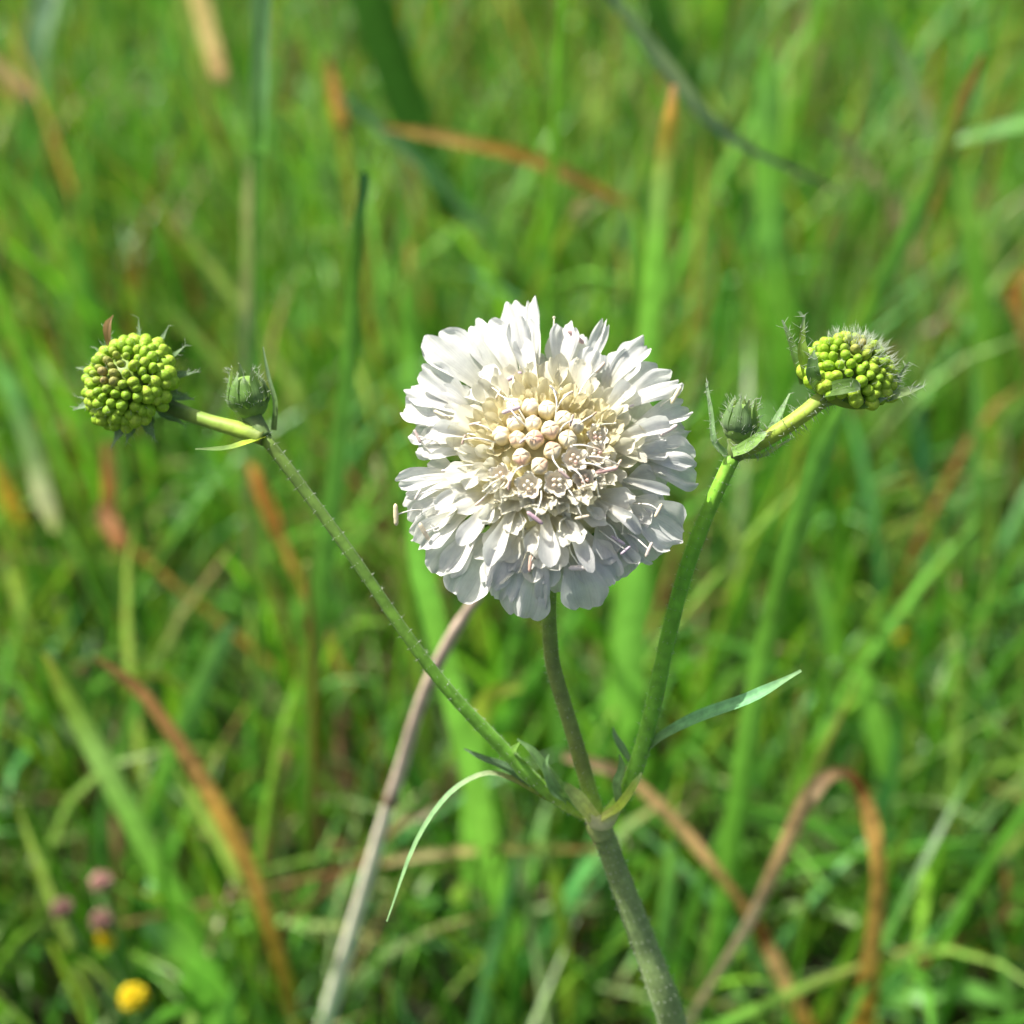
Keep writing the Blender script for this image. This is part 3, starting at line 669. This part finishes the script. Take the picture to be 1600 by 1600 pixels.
# middle florets: five lobes each, the outer three longer
def floret(rm, am, size, lift, c0, c1, inner=True):
    ca, sa = math.cos(am), math.sin(am)
    B = V((rm * ca, rm * sa, zd(rm) - .06))
    nrm = V((ca * min(1, rm * .75), sa * min(1, rm * .75), .9)).normalized()
    er = V((ca, sa, 0)); er = (er - nrm * er.dot(nrm)).normalized(); et = nrm.cross(er)
    for k, (ang, ln, wd) in enumerate([(0, 1.0, .62), (.75, .88, .55), (-.75, .88, .55), (2.2, .48, .42), (-2.2, .48, .42)]):
        if k > 2 and not inner: continue
        g = ang + rp_.uniform(-.22, .22); l_ = size * ln * rp_.uniform(.82, 1.15)
        d = er * math.cos(g) + et * math.sin(g)
        T = B + nrm * (l_ * lift * rp_.uniform(.7, 1.25)) + d * l_
        petal(B - nrm * .05 + d * .02, T, wd * size * rp_.uniform(.9, 1.25), up_=tuple(nrm * .9 - d * .5), bend=-rp_.uniform(.02, .16), cup=rp_.uniform(.06, .28), ruffle=rp_.uniform(.05, .14), cren=.03,
              curl=rp_.uniform(-.16, .04), cb=c0, ct=c1, nu=9, nv=7, claw=.34, corner=rp_.uniform(.28, .45))
for i in range(15):
    a = 2 * math.pi * i / 15 + rp_.uniform(-.09, .09)
    floret(.92 + rp_.uniform(-.06, .06), a, .56 * rp_.uniform(.85, 1.15), .50, CRM2, (.77, .765, .72), inner=False)
for i in range(14):
    a = 2 * math.pi * (i + .5) / 14 + rp_.uniform(-.1, .1)
    floret(.69 + rp_.uniform(-.05, .05), a, .42 * rp_.uniform(.85, 1.15), .70, CRM, CRM2 if math.sin(a) > -.2 else (.83, .82, .75))
for i in range(11):
    a = 2 * math.pi * (i + .2) / 11 + rp_.uniform(-.1, .1)
    floret(.47 + rp_.uniform(-.04, .04), a, .27 * rp_.uniform(.9, 1.1), .85, YCRM, CRM if math.sin(a) > -.3 else CRM2)

for i in range(12):
    a = .2 + 2.9 * i / 11 + rp_.uniform(-.1, .1)
    floret(.56 + rp_.uniform(-.12, .08), a, .24 * rp_.uniform(.9, 1.15), .9, YCRM, CRM, inner=False)
for i in range(9):
    a = math.pi + .25 + 2.7 * i / 8 + rp_.uniform(-.1, .1)
    floret(.54 + rp_.uniform(-.06, .06), a, .25 * rp_.uniform(.9, 1.15), .75, CRM, CRM2, inner=False)
for i in range(16):                                         # narrow lobes in the gaps of the second row
    a = 2 * math.pi * i / 16 + rp_.uniform(-.18, .18); r1 = rp_.uniform(1.2, 1.5); b0 = rp_.uniform(.7, .85)
    petal((b0 * math.cos(a), b0 * math.sin(a), zd(b0)), (r1 * math.cos(a + .06), r1 * math.sin(a + .06), rp_.uniform(.34, .58)), rp_.uniform(.13, .26),
          bend=rp_.uniform(-.1, .1), cup=rp_.uniform(.2, .6), curl=rp_.uniform(-.25, .05), nu=9, nv=7, claw=.4)
# closed florets at the centre, squarish with a pink flush, and half-open cups
def local_axes(x, y):
    n_ = V((x * .55, y * .55, 1)).normalized()
    nw = (EX * n_.x + EY * n_.y + EZ * n_.z).normalized()
    return nw
def closed_bud(px, py, dpx, pink, up_=0):
    x, y = flat(px, py, .80); r = math.hypot(x, y)
    nw = local_axes(x, y); a = nw.orthogonal().normalized(); a.rotate(Quaternion(nw, rp_.uniform(0, 3))); b = nw.cross(a)
    s = dpx * U / 2
    c = F(x, y, zd(r) + .035 + up_)
    n5 = rp_.choice([4, 5]); ph = rp_.uniform(0, 6)
    e = .62
    sg = lambda q, p_: math.copysign(abs(q) ** p_, q)
    vs, fs = [], []; NU, NV = 28, 16; seam = []
    for j in range(NV + 1):
        th = math.pi * j / NV - math.pi / 2
        for i in range(NU):
            g = 2 * math.pi * i / NU
            ct, st = sg(math.cos(th), .75), sg(math.sin(th), .8)
            k = abs(math.sin(2 * g)) ** 10 * max(0, math.sin(th)) ** 1.5 if n5 == 4 else max(0, math.cos(5 * g)) ** 8 * max(0, math.sin(th)) ** 1.5
            rr = ct * (1 - .16 * k) * (1 + .10 * math.sin(th))
            if n5 == 4: u_, w_ = sg(math.cos(g), e), sg(math.sin(g), e)
            else: u_, w_ = math.cos(g) * (1 + .05 * math.cos(5 * g + 3.14)), math.sin(g) * (1 + .05 * math.cos(5 * g + 3.14))
            vs.append(c + a * (s * .93 * rr * u_) + b * (s * .93 * rr * w_) + nw * (s * 1.08 * (st - .16 * k + (.10 * (1 - math.cos(th)) if th > 0 else 0) * -1)))
            seam.append(k)
    for j in range(NV):
        for i in range(NU):
            i2 = (i + 1) % NU; fs.append((j * NU + i, j * NU + i2, (j + 1) * NU + i2, (j + 1) * NU + i))
    cs = []
    pd = (nw + a * rp_.uniform(-.5, .5) + b * rp_.uniform(-.5, .5)).normalized()
    for v, sm in zip(vs, seam):
        q = (v - c) / s; k = max(0, q.dot(pd)) ** 3 * pink; h = max(0, min(1, .5 - .5 * q.dot(nw)))
        base = tuple((.80, .74, .52)[i] * (1 - h) + (.78, .66, .34)[i] * h for i in range(3))
        base = tuple(base[i] * (1 - .35 * sm) + (.50, .34, .14)[i] * .35 * sm for i in range(3))
        cs.append(tuple(base[i] * (1 - k * .8) + (.64, .30, .22)[i] * k * .8 for i in range(3)))
    obj('closed_floret', vs, fs, M['cream_bud'], head, org=c, cols=cs)
for (zx, zy, s, pk_) in [(705, 635, 30, .6), (785, 668, 31, .5), (630, 705, 30, .9), (712, 712, 31, 1.0), (650, 790, 30, .7), (795, 765, 30, .9), (865, 708, 31, .15),
                         (620, 622, 31, .05), (692, 545, 33, .15), (555, 675, 33, .0), (845, 612, 31, .0), (770, 560, 31, .05), (735, 832, 30, .5), (615, 530, 32, .0),
                         (905, 640, 28, .0)]:
    closed_bud(600 + zx / 3.02, 450 + zy / 3.02 + 2, s * .90, pk_)
def open_cup(px, py, dpx):
    x, y = flat(px, py, .76); r = math.hypot(x, y); nw = local_axes(x * 1.3, y * 1.3)
    a = nw.orthogonal().normalized(); a.rotate(Quaternion(nw, rp_.uniform(0, 3))); b = nw.cross(a)
    s = dpx * U / 2; c = F(x, y, zd(r) - .04)
    vs, fs, cs = [], [], []
    ns = 30; prof = [(.3, 0), (.62, .35), (.82, .75), (.98, 1.1), (1.16, 1.28), (1.10, 1.24), (.90, 1.02), (.72, .8), (.45, .62)]
    ph = rp_.uniform(0, 6)
    for i, (rr, h) in enumerate(prof):
        for k in range(ns):
            g = 2 * math.pi * k / ns
            lobe = abs(math.cos(2.5 * g + ph))
            q = rr * (1 + (.30 * lobe - .16) * (i in (4, 5)) + .06 * lobe * (i > 1)); hh = h + (.30 * lobe - .15 if 3 <= i <= 5 else 0)
            vs.append(c + a * (math.cos(g) * q * s) + b * (math.sin(g) * q * s) + nw * (hh * s))
            cs.append(CRM2 if 2 < i < 6 else ((.80, .73, .52) if i < 3 else (.80, .73, .56)))
    for i in range(len(prof) - 1):
        for k in range(ns):
            k2 = (k + 1) % ns; fs.append((i * ns + k, i * ns + k2, (i + 1) * ns + k2, (i + 1) * ns + k))
    fs.append(tuple((len(prof) - 1) * ns + k for k in range(ns)))
    for j in range(4):
        g = j * 1.571 + ph
        o_ = len(vs); v, f = ellipsoid(c + a * (math.cos(g) * s * .36) + b * (math.sin(g) * s * .36) + nw * (s * 1.15), (a * s * .24, b * s * .2, nw * s * .32), 8, 6)
        vs += v; fs += [tuple(i + o_ for i in q) for q in f]; col = rp_.choice([(.76, .54, .46), (.82, .68, .52), (.84, .80, .66)]); cs += [col] * len(v)
    obj('half_open_floret', vs, fs, M['cream_bud'], head, org=c, cols=cs)
for (zx, zy, s) in [(888, 808, 31), (812, 905, 33), (688, 915, 32), (565, 870, 31), (985, 770, 30), (930, 880, 29), (990, 690, 28)]:
    open_cup(600 + zx / 3.02, 450 + zy / 3.02, s)

# stamens: a white thread with a bar-shaped anther across its end
PKB = (.68, .50, .42); LIL = (.58, .46, .54); BEI = (.74, .62, .46); WHB = (.80, .72, .66)
def stamen(ax, ay, ang, lpx, col, bz=None, bend=0.0, bx=None):
    """ax, ay: anther position in the 3.02x close-up; ang: its direction in the picture, degrees"""
    px, py = 600 + ax / 3.02, 450 + ay / 3.02
    x0, y0 = flat(px, py, .5); r = math.hypot(x0, y0)
    z = bz if bz is not None else (zd(min(r, 1.2)) * .9 + .30 + rp_.uniform(-.04, .06))
    x, y = flat(px, py, z); c = F(x, y, z)
    a = math.radians(ang); d = (RIGHT * math.cos(a) + UP * math.sin(a) - FWD * rp_.uniform(-.3, .3)).normalized()
    s = d.cross(FWD).normalized(); n_ = s.cross(d)
    ln = lpx / 3.02 * U / 2; wd = ln * .27
    vs, fs = ellipsoid(c, (s * wd, n_ * wd * .8, d * ln), 10, 12, lambda g, th: (1 - .16 * max(0, math.cos(2 * g)) ** 3) * (1 + .28 * (abs(th) > .6)))
    cs = [tuple(k * rp_.uniform(.92, 1.05) for k in col)] * len(vs)
    if bx: b0x, b0y = flat(600 + bx[0] / 3.02, 450 + bx[1] / 3.02, .4)
    else:
        k = max(.25, 1 - rp_.uniform(.32, .5) / max(r, .35)); b0x, b0y = x * k + rp_.uniform(-.06, .06), y * k + rp_.uniform(-.06, .06)
    rb = math.hypot(b0x, b0y)
    B = F(b0x, b0y, zd(rb) - .03); mid = (B + c) / 2 + EZ * .0009 + EX * (rp_.uniform(-.0006, .0006) + bend)
    v2, f2, _ = tube([B, mid, c - n_ * wd * .5], [rp_.choice([.00011, .00011, .00016]), .00009, .00007], 12, 6)
    o_ = len(vs); vs = vs + v2; fs = fs + [tuple(i + o_ for i in q) for q in f2]; cs = cs + [(.80, .79, .70)] * len(v2)
    obj('stamen', vs, fs, M['stamen'], head, org=c, cols=cs)
for a in [(330, 285, -38, 105, WHB), (632, 235, 38, 85, BEI), (905, 230, -38, 105, PKB), (468, 445, -72, 70, (.55, .42, .30)), (610, 420, 30, 95, LIL), (600, 575, 18, 95, LIL),
          (275, 600, -28, 95, BEI), (158, 700, -62, 75, (.48, .40, .34)), (660, 715, 42, 60, (.60, .46, .40)), (885, 625, 75, 60, (.62, .48, .44)), (1020, 375, 48, 70, BEI),
          (1285, 495, 82, 80, WHB), (1378, 505, 62, 95, (.80, .72, .50)), (1345, 670, 32, 95, WHB), (1295, 1050, 62, 75, BEI), (1250, 1235, 66, 75, (.66, .56, .48)),
          (1050, 860, 12, 105, PKB), (1105, 835, 60, 60, BEI), (935, 1082, 12, 70, BEI), (712, 1085, -38, 90, (.52, .38, .40)), (725, 1250, 65, 65, (.50, .36, .28)),
          (930, 1320, 2, 118, WHB), (1105, 1190, -32, 75, LIL), (1140, 1238, 40, 60, (.50, .42, .54)), (190, 1150, -62, 95, BEI), (56, 1070, 92, 105, (.74, .66, .40)),
          (160, 975, 60, 60, WHB), (375, 715, 70, 50, PKB), (430, 640, 10, 60, BEI), (850, 880, -40, 70, PKB), (590, 930, 80, 50, PKB), (1005, 760, -20, 45, BEI), (985, 600, 40, 50, (.55, .40, .28)),
          (690, 1300, 85, 80, (.66, .48, .36)), (955, 935, 15, 60, (.70, .60, .40)), (1155, 560, 20, 55, WHB), (540, 500, 60, 55, BEI), (800, 480, -50, 55, WHB), (870, 500, 30, 60, BEI), (300, 860, 5, 60, WHB), (450, 1010, 40, 55, BEI)]:
    stamen(*a)
# bare styles and loose threads
for (bx, by, tx, ty) in [(800, 330, 803, 140), (700, 380, 712, 250), (560, 900, 470, 960), (640, 1060, 655, 1180), (1000, 900, 1015, 985), (420, 900, 330, 930),
                         (520, 1060, 560, 990), (980, 680, 1090, 640), (500, 720, 400, 690), (700, 1200, 640, 1340), (860, 1080, 830, 1150), (1060, 1080, 1125, 1160)]:
    x, y = flat(600 + bx / 3.02, 450 + by / 3.02, .5); z = zd(math.hypot(x, y)) + .02; B = F(*flat(600 + bx / 3.02, 450 + by / 3.02, z), z)
    x, y = flat(600 + tx / 3.02, 450 + ty / 3.02, .4); z2 = zd(min(1.2, math.hypot(x, y))) * .9 + .26; T = F(*flat(600 + tx / 3.02, 450 + ty / 3.02, z2), z2)
    vs, fs, _ = tube([B, (B + T) / 2 + EZ * .0008 + EX * rp_.uniform(-.0007, .0007), T], [.00013, .00010, .00008], 10, 6)
    v2, f2 = ellipsoid(T, (EX * .00022, EY * .00014, EZ * .0002), 8, 6); o_ = len(vs)
    obj('style', vs + v2, fs + [tuple(i + o_ for i in q) for q in f2], M['stamen'], head, cols=[(.80, .78, .60)] * (len(vs) + len(v2)))
# green bracts under the head
for k in range(9):
    a = 2 * math.pi * k / 9 + .3; ca, sa = math.cos(a), math.sin(a)
    P = [F(.35 * ca, .35 * sa, -.16), F(.8 * ca, .8 * sa, -.10), F(1.15 * ca, 1.15 * sa, -.06), F(1.35 * ca, 1.35 * sa, -.05)]
    v, f, c_, uv = ribbon(P, [.0018, .0026, .0018, .0003], EZ, 14, [(.12, .24, .05)] * 4, .2)
    obj('bract', v, f, M['bract'], head, org=P[0], cols=c_, uvs=uv)

# ---------------------------------------------------------------- green bud heads
sp_v, sp_f = ellipsoid(V((0, 0, 0)), (V((1, 0, 0)), V((0, 1, 0)), V((0, 0, 1.12))), 16, 10, lambda g, th: 1 + .04 * math.cos(4 * g) * max(0, math.sin(th)))
SPH = mesh('floret_bud', sp_v, sp_f, M['green_bud'])
def bud_head(c, axis, rad, height, n, r_out, r_in, label, dark, rnd, limit=.96, seed_axis=None):
    """dome of round floret buds set in a spiral; c: centre of the rim"""
    ez = axis.normalized(); ex = ez.orthogonal().normalized(); ey = ez.cross(ex)
    v, f = ellipsoid(c, (ex * rad * .74, ey * rad * .74, ez * height * .74), 28, 16)
    v = [q if (q - c).dot(ez) > 0 else q - ez * ((q - c).dot(ez) * .75) for q in v]
    b = obj('bud_head', v, f, M['cream_bud'], plant, org=c, cols=[(.20, .31, .035)] * len(v))
    b['label'] = label
    for i in range(n):
        q = math.sqrt((i + .4) / n) * limit; g = i * 2.39996 + rnd.uniform(-.08, .08)
        q += rnd.uniform(-.015, .015)
        th = q * math.pi / 2
        d = (ex * math.cos(g) + ey * math.sin(g)) * (math.sin(th) * rad) + ez * (math.cos(th) * height)
        nn = ((ex * math.cos(g) + ey * math.sin(g)) * math.sin(th) / rad + ez * (math.cos(th) / height)).normalized()
        r = (r_in + (r_out - r_in) * q ** 1.8) * rnd.uniform(.78, 1.18)
        o = link('floret_bud', SPH, b, c + d * .90)
        o.rotation_mode = 'QUATERNION'
        o.rotation_quaternion = (nn + V((rnd.uniform(-.2, .2), rnd.uniform(-.2, .2), rnd.uniform(-.2, .2)))).to_track_quat('Z', 'Y')
        o.scale = (r * rnd.uniform(.88, 1.08), r * rnd.uniform(.88, 1.08), r * rnd.uniform(.95, 1.25))
        k = max(0, min(1, (dark - q) / .18)) * rnd.uniform(.3, 1)
        f_ = .72 + .28 * min(1, q * 1.15); gr = rnd.choice([(.29, .50, .03), (.33, .54, .035), (.40, .58, .05)]); gr = tuple(j * f_ for j in gr)
        o.color = tuple(gr[j] * (1 - k) + (.32, .27, .10)[j] * k for j in range(3)) + (1,)
    hs = []
    for k in range(150):
        q = math.sqrt(rnd.random()) * limit; g = rnd.uniform(0, 6.283); th = q * math.pi / 2
        d = (ex * math.cos(g) + ey * math.sin(g)) * (math.sin(th) * rad) + ez * (math.cos(th) * height)
        hs.append(hair(c + d * .96, d.normalized() + V((rnd.uniform(-.5, .5), rnd.uniform(-.5, .5), rnd.uniform(-.5, .5))), rnd.uniform(.0006, .0013), .00002, rnd=rnd))
    add_hairs(hs, b, 'head_hairs')
    return b, ez, ex, ey
rb_ = random.Random(8)
LC = atd(204, 602, .1650)
LAX = (-FWD - RIGHT * .42 + UP * .36).normalized()
lb, lz, lx, ly = bud_head(LC + FWD * .0022, LAX, .0058, .0058, 128, .00100, .00048, 'round green bud head with tight floret buds', .36, rb_)
lb_c = LC + FWD * .0022
def bract_on(parent, c, rad, direction_px, base_k, ln_px, wpx, d, col, hairs=10, facec=None):
    """bract from the rim outwards along a picture direction (degrees)"""
    a = math.radians(direction_px); dr = RIGHT * math.cos(a) + UP * math.sin(a)
    B = c + dr * rad * base_k + FWD * d[0]; T = c + dr * (rad * base_k + ln_px * U) + FWD * d[1]
    Mi = (B + T) / 2 + dr.cross(FWD) * rb_.uniform(-.0003, .0003) + FWD * (d[0] + d[1]) * .1
    wd = wpx * U
    v, f, c_, uv = ribbon([B, B + (Mi - B) * .6, Mi, T], [wd * .8, wd, wd * .7, wd * .08], -FWD + UP * .3, 14, [(.2, .3, .05), col, col, (.24, .34, .2)], .3, (rb_.uniform(-.4, .4),) * 2)
    o = obj('bract', v, f, M['bract'], parent, org=B, cols=c_, uvs=uv)
    return hairs_on(v, hairs, .0009, lambda q: dr + dr.cross(FWD) * rb_.uniform(-1.2, 1.2), rb_)
hh = []
BG = (.10, .20, .06); BM = (.17, .27, .14)
for (dg, ln, wp) in [(88, 38, 9), (62, 38, 13), (40, 30, 12), (14, 26, 14), (-12, 22, 16), (-38, 22, 22), (-112, 26, 26), (-100, 14, 22), (-160, 34, 20), (162, 28, 16), (118, 34, 16), (136, 18, 18), (-70, 14, 20), (190, 20, 18)]:
    hh += bract_on(lb, lb_c, .0058, dg, .62, ln + 26, wp * 1.25, (.0002, .0002), BM if rb_.random() < .6 else BG, 16)
P = atd(172, 500, .1665)
v, f, c_, uv = ribbon([atd(172, 552, .1672), atd(168, 512, .1665), atd(177, 492, .166)], [.0004, .0010, .0001], -FWD, 10, [(.3, .2, .1), (.50, .30, .18), (.5, .32, .2)], .4)
obj('withered_tip', v, f, M['dry'], lb, cols=c_, uvs=uv)
add_hairs(hh, lb, 'bract_hairs')
# its stalk, the leaf and small bud at the node
BS = [atd(232, 618, .1688), atd(275, 640, .1672), atd(325, 658, .1655), atd(375, 672, .1642), atd(413, 684, .1635)]
v, f, c_ = tube(BS, [.0011, .0009, .00085, .0010, .0010], 26, 12, [(.10, .15, .03), (.10, .17, .03), (.20, .32, .04), (.30, .44, .05), (.18, .24, .05)], wob=.03)
obj('bud_stalk', v, f, M['stem'], plant, cols=c_)
leaf('leaf', [(413, 684), (385, 694), (350, 702), (305, 702)], [.1632, .162, .1615, .161], [16, 22, 14, 4], [(.30, .38, .05), (.30, .42, .04), (.12, .20, .05), (.09, .14, .05)], tw=(.3, .1))

def small_bud(cpx, d, w_px, h_px, lean, label, tips, parent_stalk, rnd):
    c = atd(*cpx, d); ez = (UP + RIGHT * lean - FWD * .25).normalized(); ex = RIGHT - ez * RIGHT.dot(ez); ex.normalize(); ey = ez.cross(ex)
    v, f = ellipsoid(c, (ex * w_px * U / 2, ey * w_px * U / 2, ez * h_px * U / 2), 18, 12, lambda g, th: 1 + .05 * math.cos(6 * g))
    b = obj('small_bud', v, f, M['stem'], plant, org=c, cols=[(.16, .29, .05)] * len(v)); b['label'] = label
    hs = []
    for k in range(9):
        g = 2 * math.pi * k / 9 + rnd.uniform(-.15, .15); o_ = ex * math.cos(g) + ey * math.sin(g)
        lo = c - ez * h_px * U * .42 + o_ * w_px * U * .20; wr = w_px * U * .56; ln = rnd.uniform(.75, 1.1)
        P = [lo, c - ez * h_px * U * .05 + o_ * wr, c + ez * h_px * U * .38 * ln + o_ * wr * .82, c + ez * h_px * U * .68 * ln + o_ * wr * (.5 + rnd.uniform(-.2, .45))]
        col = rnd.choice([(.13, .26, .05), (.17, .30, .09), (.14, .24, .09)])
        v, f, c_, uv = ribbon(P, [w_px * U * .22, w_px * U * .36, w_px * U * .26, w_px * U * .04], o_, 14, [col, col, col, (.22, .3, .17)], -.3)
        obj('bract', v, f, M['bract'], b, org=lo, cols=c_, uvs=uv)
        hs += hairs_on(v, 18, .0008, lambda q: o_ * .7 + ez * .7, rnd)
    add_hairs(hs, b, 'bract_hairs')
    return b, c, ez
sb, sc_, sz = small_bud((388, 622), .1645, 62, 72, -.12, 'small grey green hairy bud', None, None, rb_)
v, f, c_ = tube([sc_ - sz * 30 * U, atd(405, 668, .1640), atd(413, 684, .1635)], [.0012, .0010, .0009], 12, 10, [(.12, .2, .05)] * 3); obj('bud_stalk', v, f, M['stem'], plant, cols=c_)
leaf('bract', [(428, 672), (430, 630), (420, 590), (411, 542)], [.1640, .1642, .1645, .1645], [9, 8, 6, 2], [(.10, .16, .04), (.10, .17, .05), (.16, .24, .12), (.2, .28, .16)], parent=sb, tw=(.6, .6))

# right bud head: seen from the side
RC = atd(1318, 604, .1625)
RAX = (UP * .80 + RIGHT * .20 - FWD * .62).normalized()
rb, rz, rx, ry = bud_head(RC, RAX, .0058, .0064, 122, .00098, .00048, 'domed green bud head seen from the side, hairy on top', .30, rb_, .88)
hh = []
rim = lambda dg: RC + (rx * math.cos(math.radians(dg)) + ry * math.sin(math.radians(dg))) * .0056
def free_bract(pix, ds, wpx, col, hairs=26, parent=rb):
    P = [atd(x, y, d) for (x, y), d in zip(pix, ds)]
    v, f, c_, uv = ribbon(P, [a * U for a in wpx], -FWD + UP * .2, 16, [col, col, col, (.24, .33, .2)][:len(P)], .35, (rb_.uniform(-.3, .3),) * 2)
    obj('bract', v, f, M['bract'], parent, org=P[0], cols=c_, uvs=uv)
    t_ = (P[-1] - P[0]).normalized(); sd_ = t_.cross(FWD)
    return hairs_on(v, hairs, .0010, lambda q: t_ * .6 + sd_ * rb_.uniform(-1.3, 1.3), rb_)
hh += free_bract([(1255, 600), (1244, 560), (1234, 530), (1222, 500)], [.1615, .1612, .1612, .1612], [14, 16, 10, 3], (.13, .24, .06))
hh += free_bract([(1262, 595), (1254, 555), (1253, 525), (1256, 495)], [.160, .159, .159, .159], [16, 20, 10, 4], (.20, .32, .05))
hh += free_bract([(1278, 608), (1270, 585), (1270, 565), (1272, 547)], [.1585, .1572, .157, .157], [16, 22, 16, 2], (.10, .19, .06), 16)
hh += free_bract([(1290, 612), (1312, 606), (1332, 603), (1344, 606)], [.158, .1562, .1558, .156], [20, 24, 22, 8], (.10, .19, .04), 14)
hh += free_bract([(1355, 628), (1385, 622), (1415, 612), (1442, 604)], [.1595, .159, .159, .159], [14, 14, 14, 4], (.22, .32, .12), 30)
hh += free_bract([(1378, 612), (1400, 596), (1412, 580), (1420, 566)], [.162, .1625, .163, .163], [10, 10, 7, 2], (.15, .24, .10), 26)
hh += free_bract([(1320, 622), (1345, 630), (1365, 628), (1385, 622)], [.1590, .158, .158, .158], [16, 20, 14, 3], (.16, .28, .05), 10)
for k in range(520):                                        # white fuzz on the top and the far side of the dome
    th = rb_.uniform(.1, 1.4); g = rb_.uniform(0, 6.283)
    d = (rx * math.cos(g) + ry * math.sin(g)) * math.sin(th) + rz * math.cos(th)
    if d.dot(UP * .75 + RIGHT * .65) < .5: continue
    hh.append(hair(RC + d * .0060, d + V((rb_.uniform(-.4, .4), rb_.uniform(-.4, .4), rb_.uniform(-.4, .4))), rb_.uniform(.0008, .0017), .00003, rnd=rb_))
RS = [atd(1306, 612, .1622), atd(1280, 628, .1605), atd(1245, 655, .160), atd(1200, 684, .1605), atd(1148, 710, .161)]
v, f, c_ = tube(RS, [.0013, .00098, .00092, .00092, .0010], 26, 12, [(.18, .28, .07), (.28, .40, .07), (.34, .48, .05), (.30, .42, .045), (.17, .24, .05)], wob=.03)
obj('bud_stalk', v, f, M['stem'], plant, cols=c_)
hh += hairs_on(v, 230, .0011, axis_out(crom(RS, 26)), rb_)
add_hairs(hh, rb, 'bract_hairs')
sb2, sc2, sz2 = small_bud((1157, 662), .1600, 54, 62, .10, 'small bright green bud', None, None, rb_)
v, f, c_ = tube([sc2 - sz2 * 26 * U, atd(1152, 698, .1605), atd(1148, 712, .161)], [.0013, .0011, .0010], 12, 10, [(.14, .22, .05)] * 3); obj('bud_stalk', v, f, M['stem'], plant, cols=c_)
hs = []
for pix, ds, wp, cl in [([(1135, 712), (1117, 690), (1112, 650), (1104, 598)], [.1605, .160, .160, .160], [14, 10, 8, 4], (.16, .26, .12)),
                        ([(1150, 706), (1195, 685), (1215, 655), (1234, 615)], [.1625, .163, .163, .163], [14, 18, 14, 3], (.16, .27, .12)),
                        ([(1145, 708), (1165, 700), (1185, 685), (1196, 676)], [.1585, .158, .158, .1585], [18, 22, 18, 6], (.13, .24, .05)),
                        ([(1160, 716), (1190, 714), (1212, 702), (1236, 685)], [.1615, .1615, .1615, .1615], [12, 14, 12, 3], (.22, .34, .08))]:
    o, h_ = leaf('bract', pix, ds, wp, [cl, cl, cl, (.22, .31, .18)], tw=(rb_.uniform(-.3, .3),) * 2, hairs=40)
    hs += h_
add_hairs(hs, plant, 'bract_hairs')
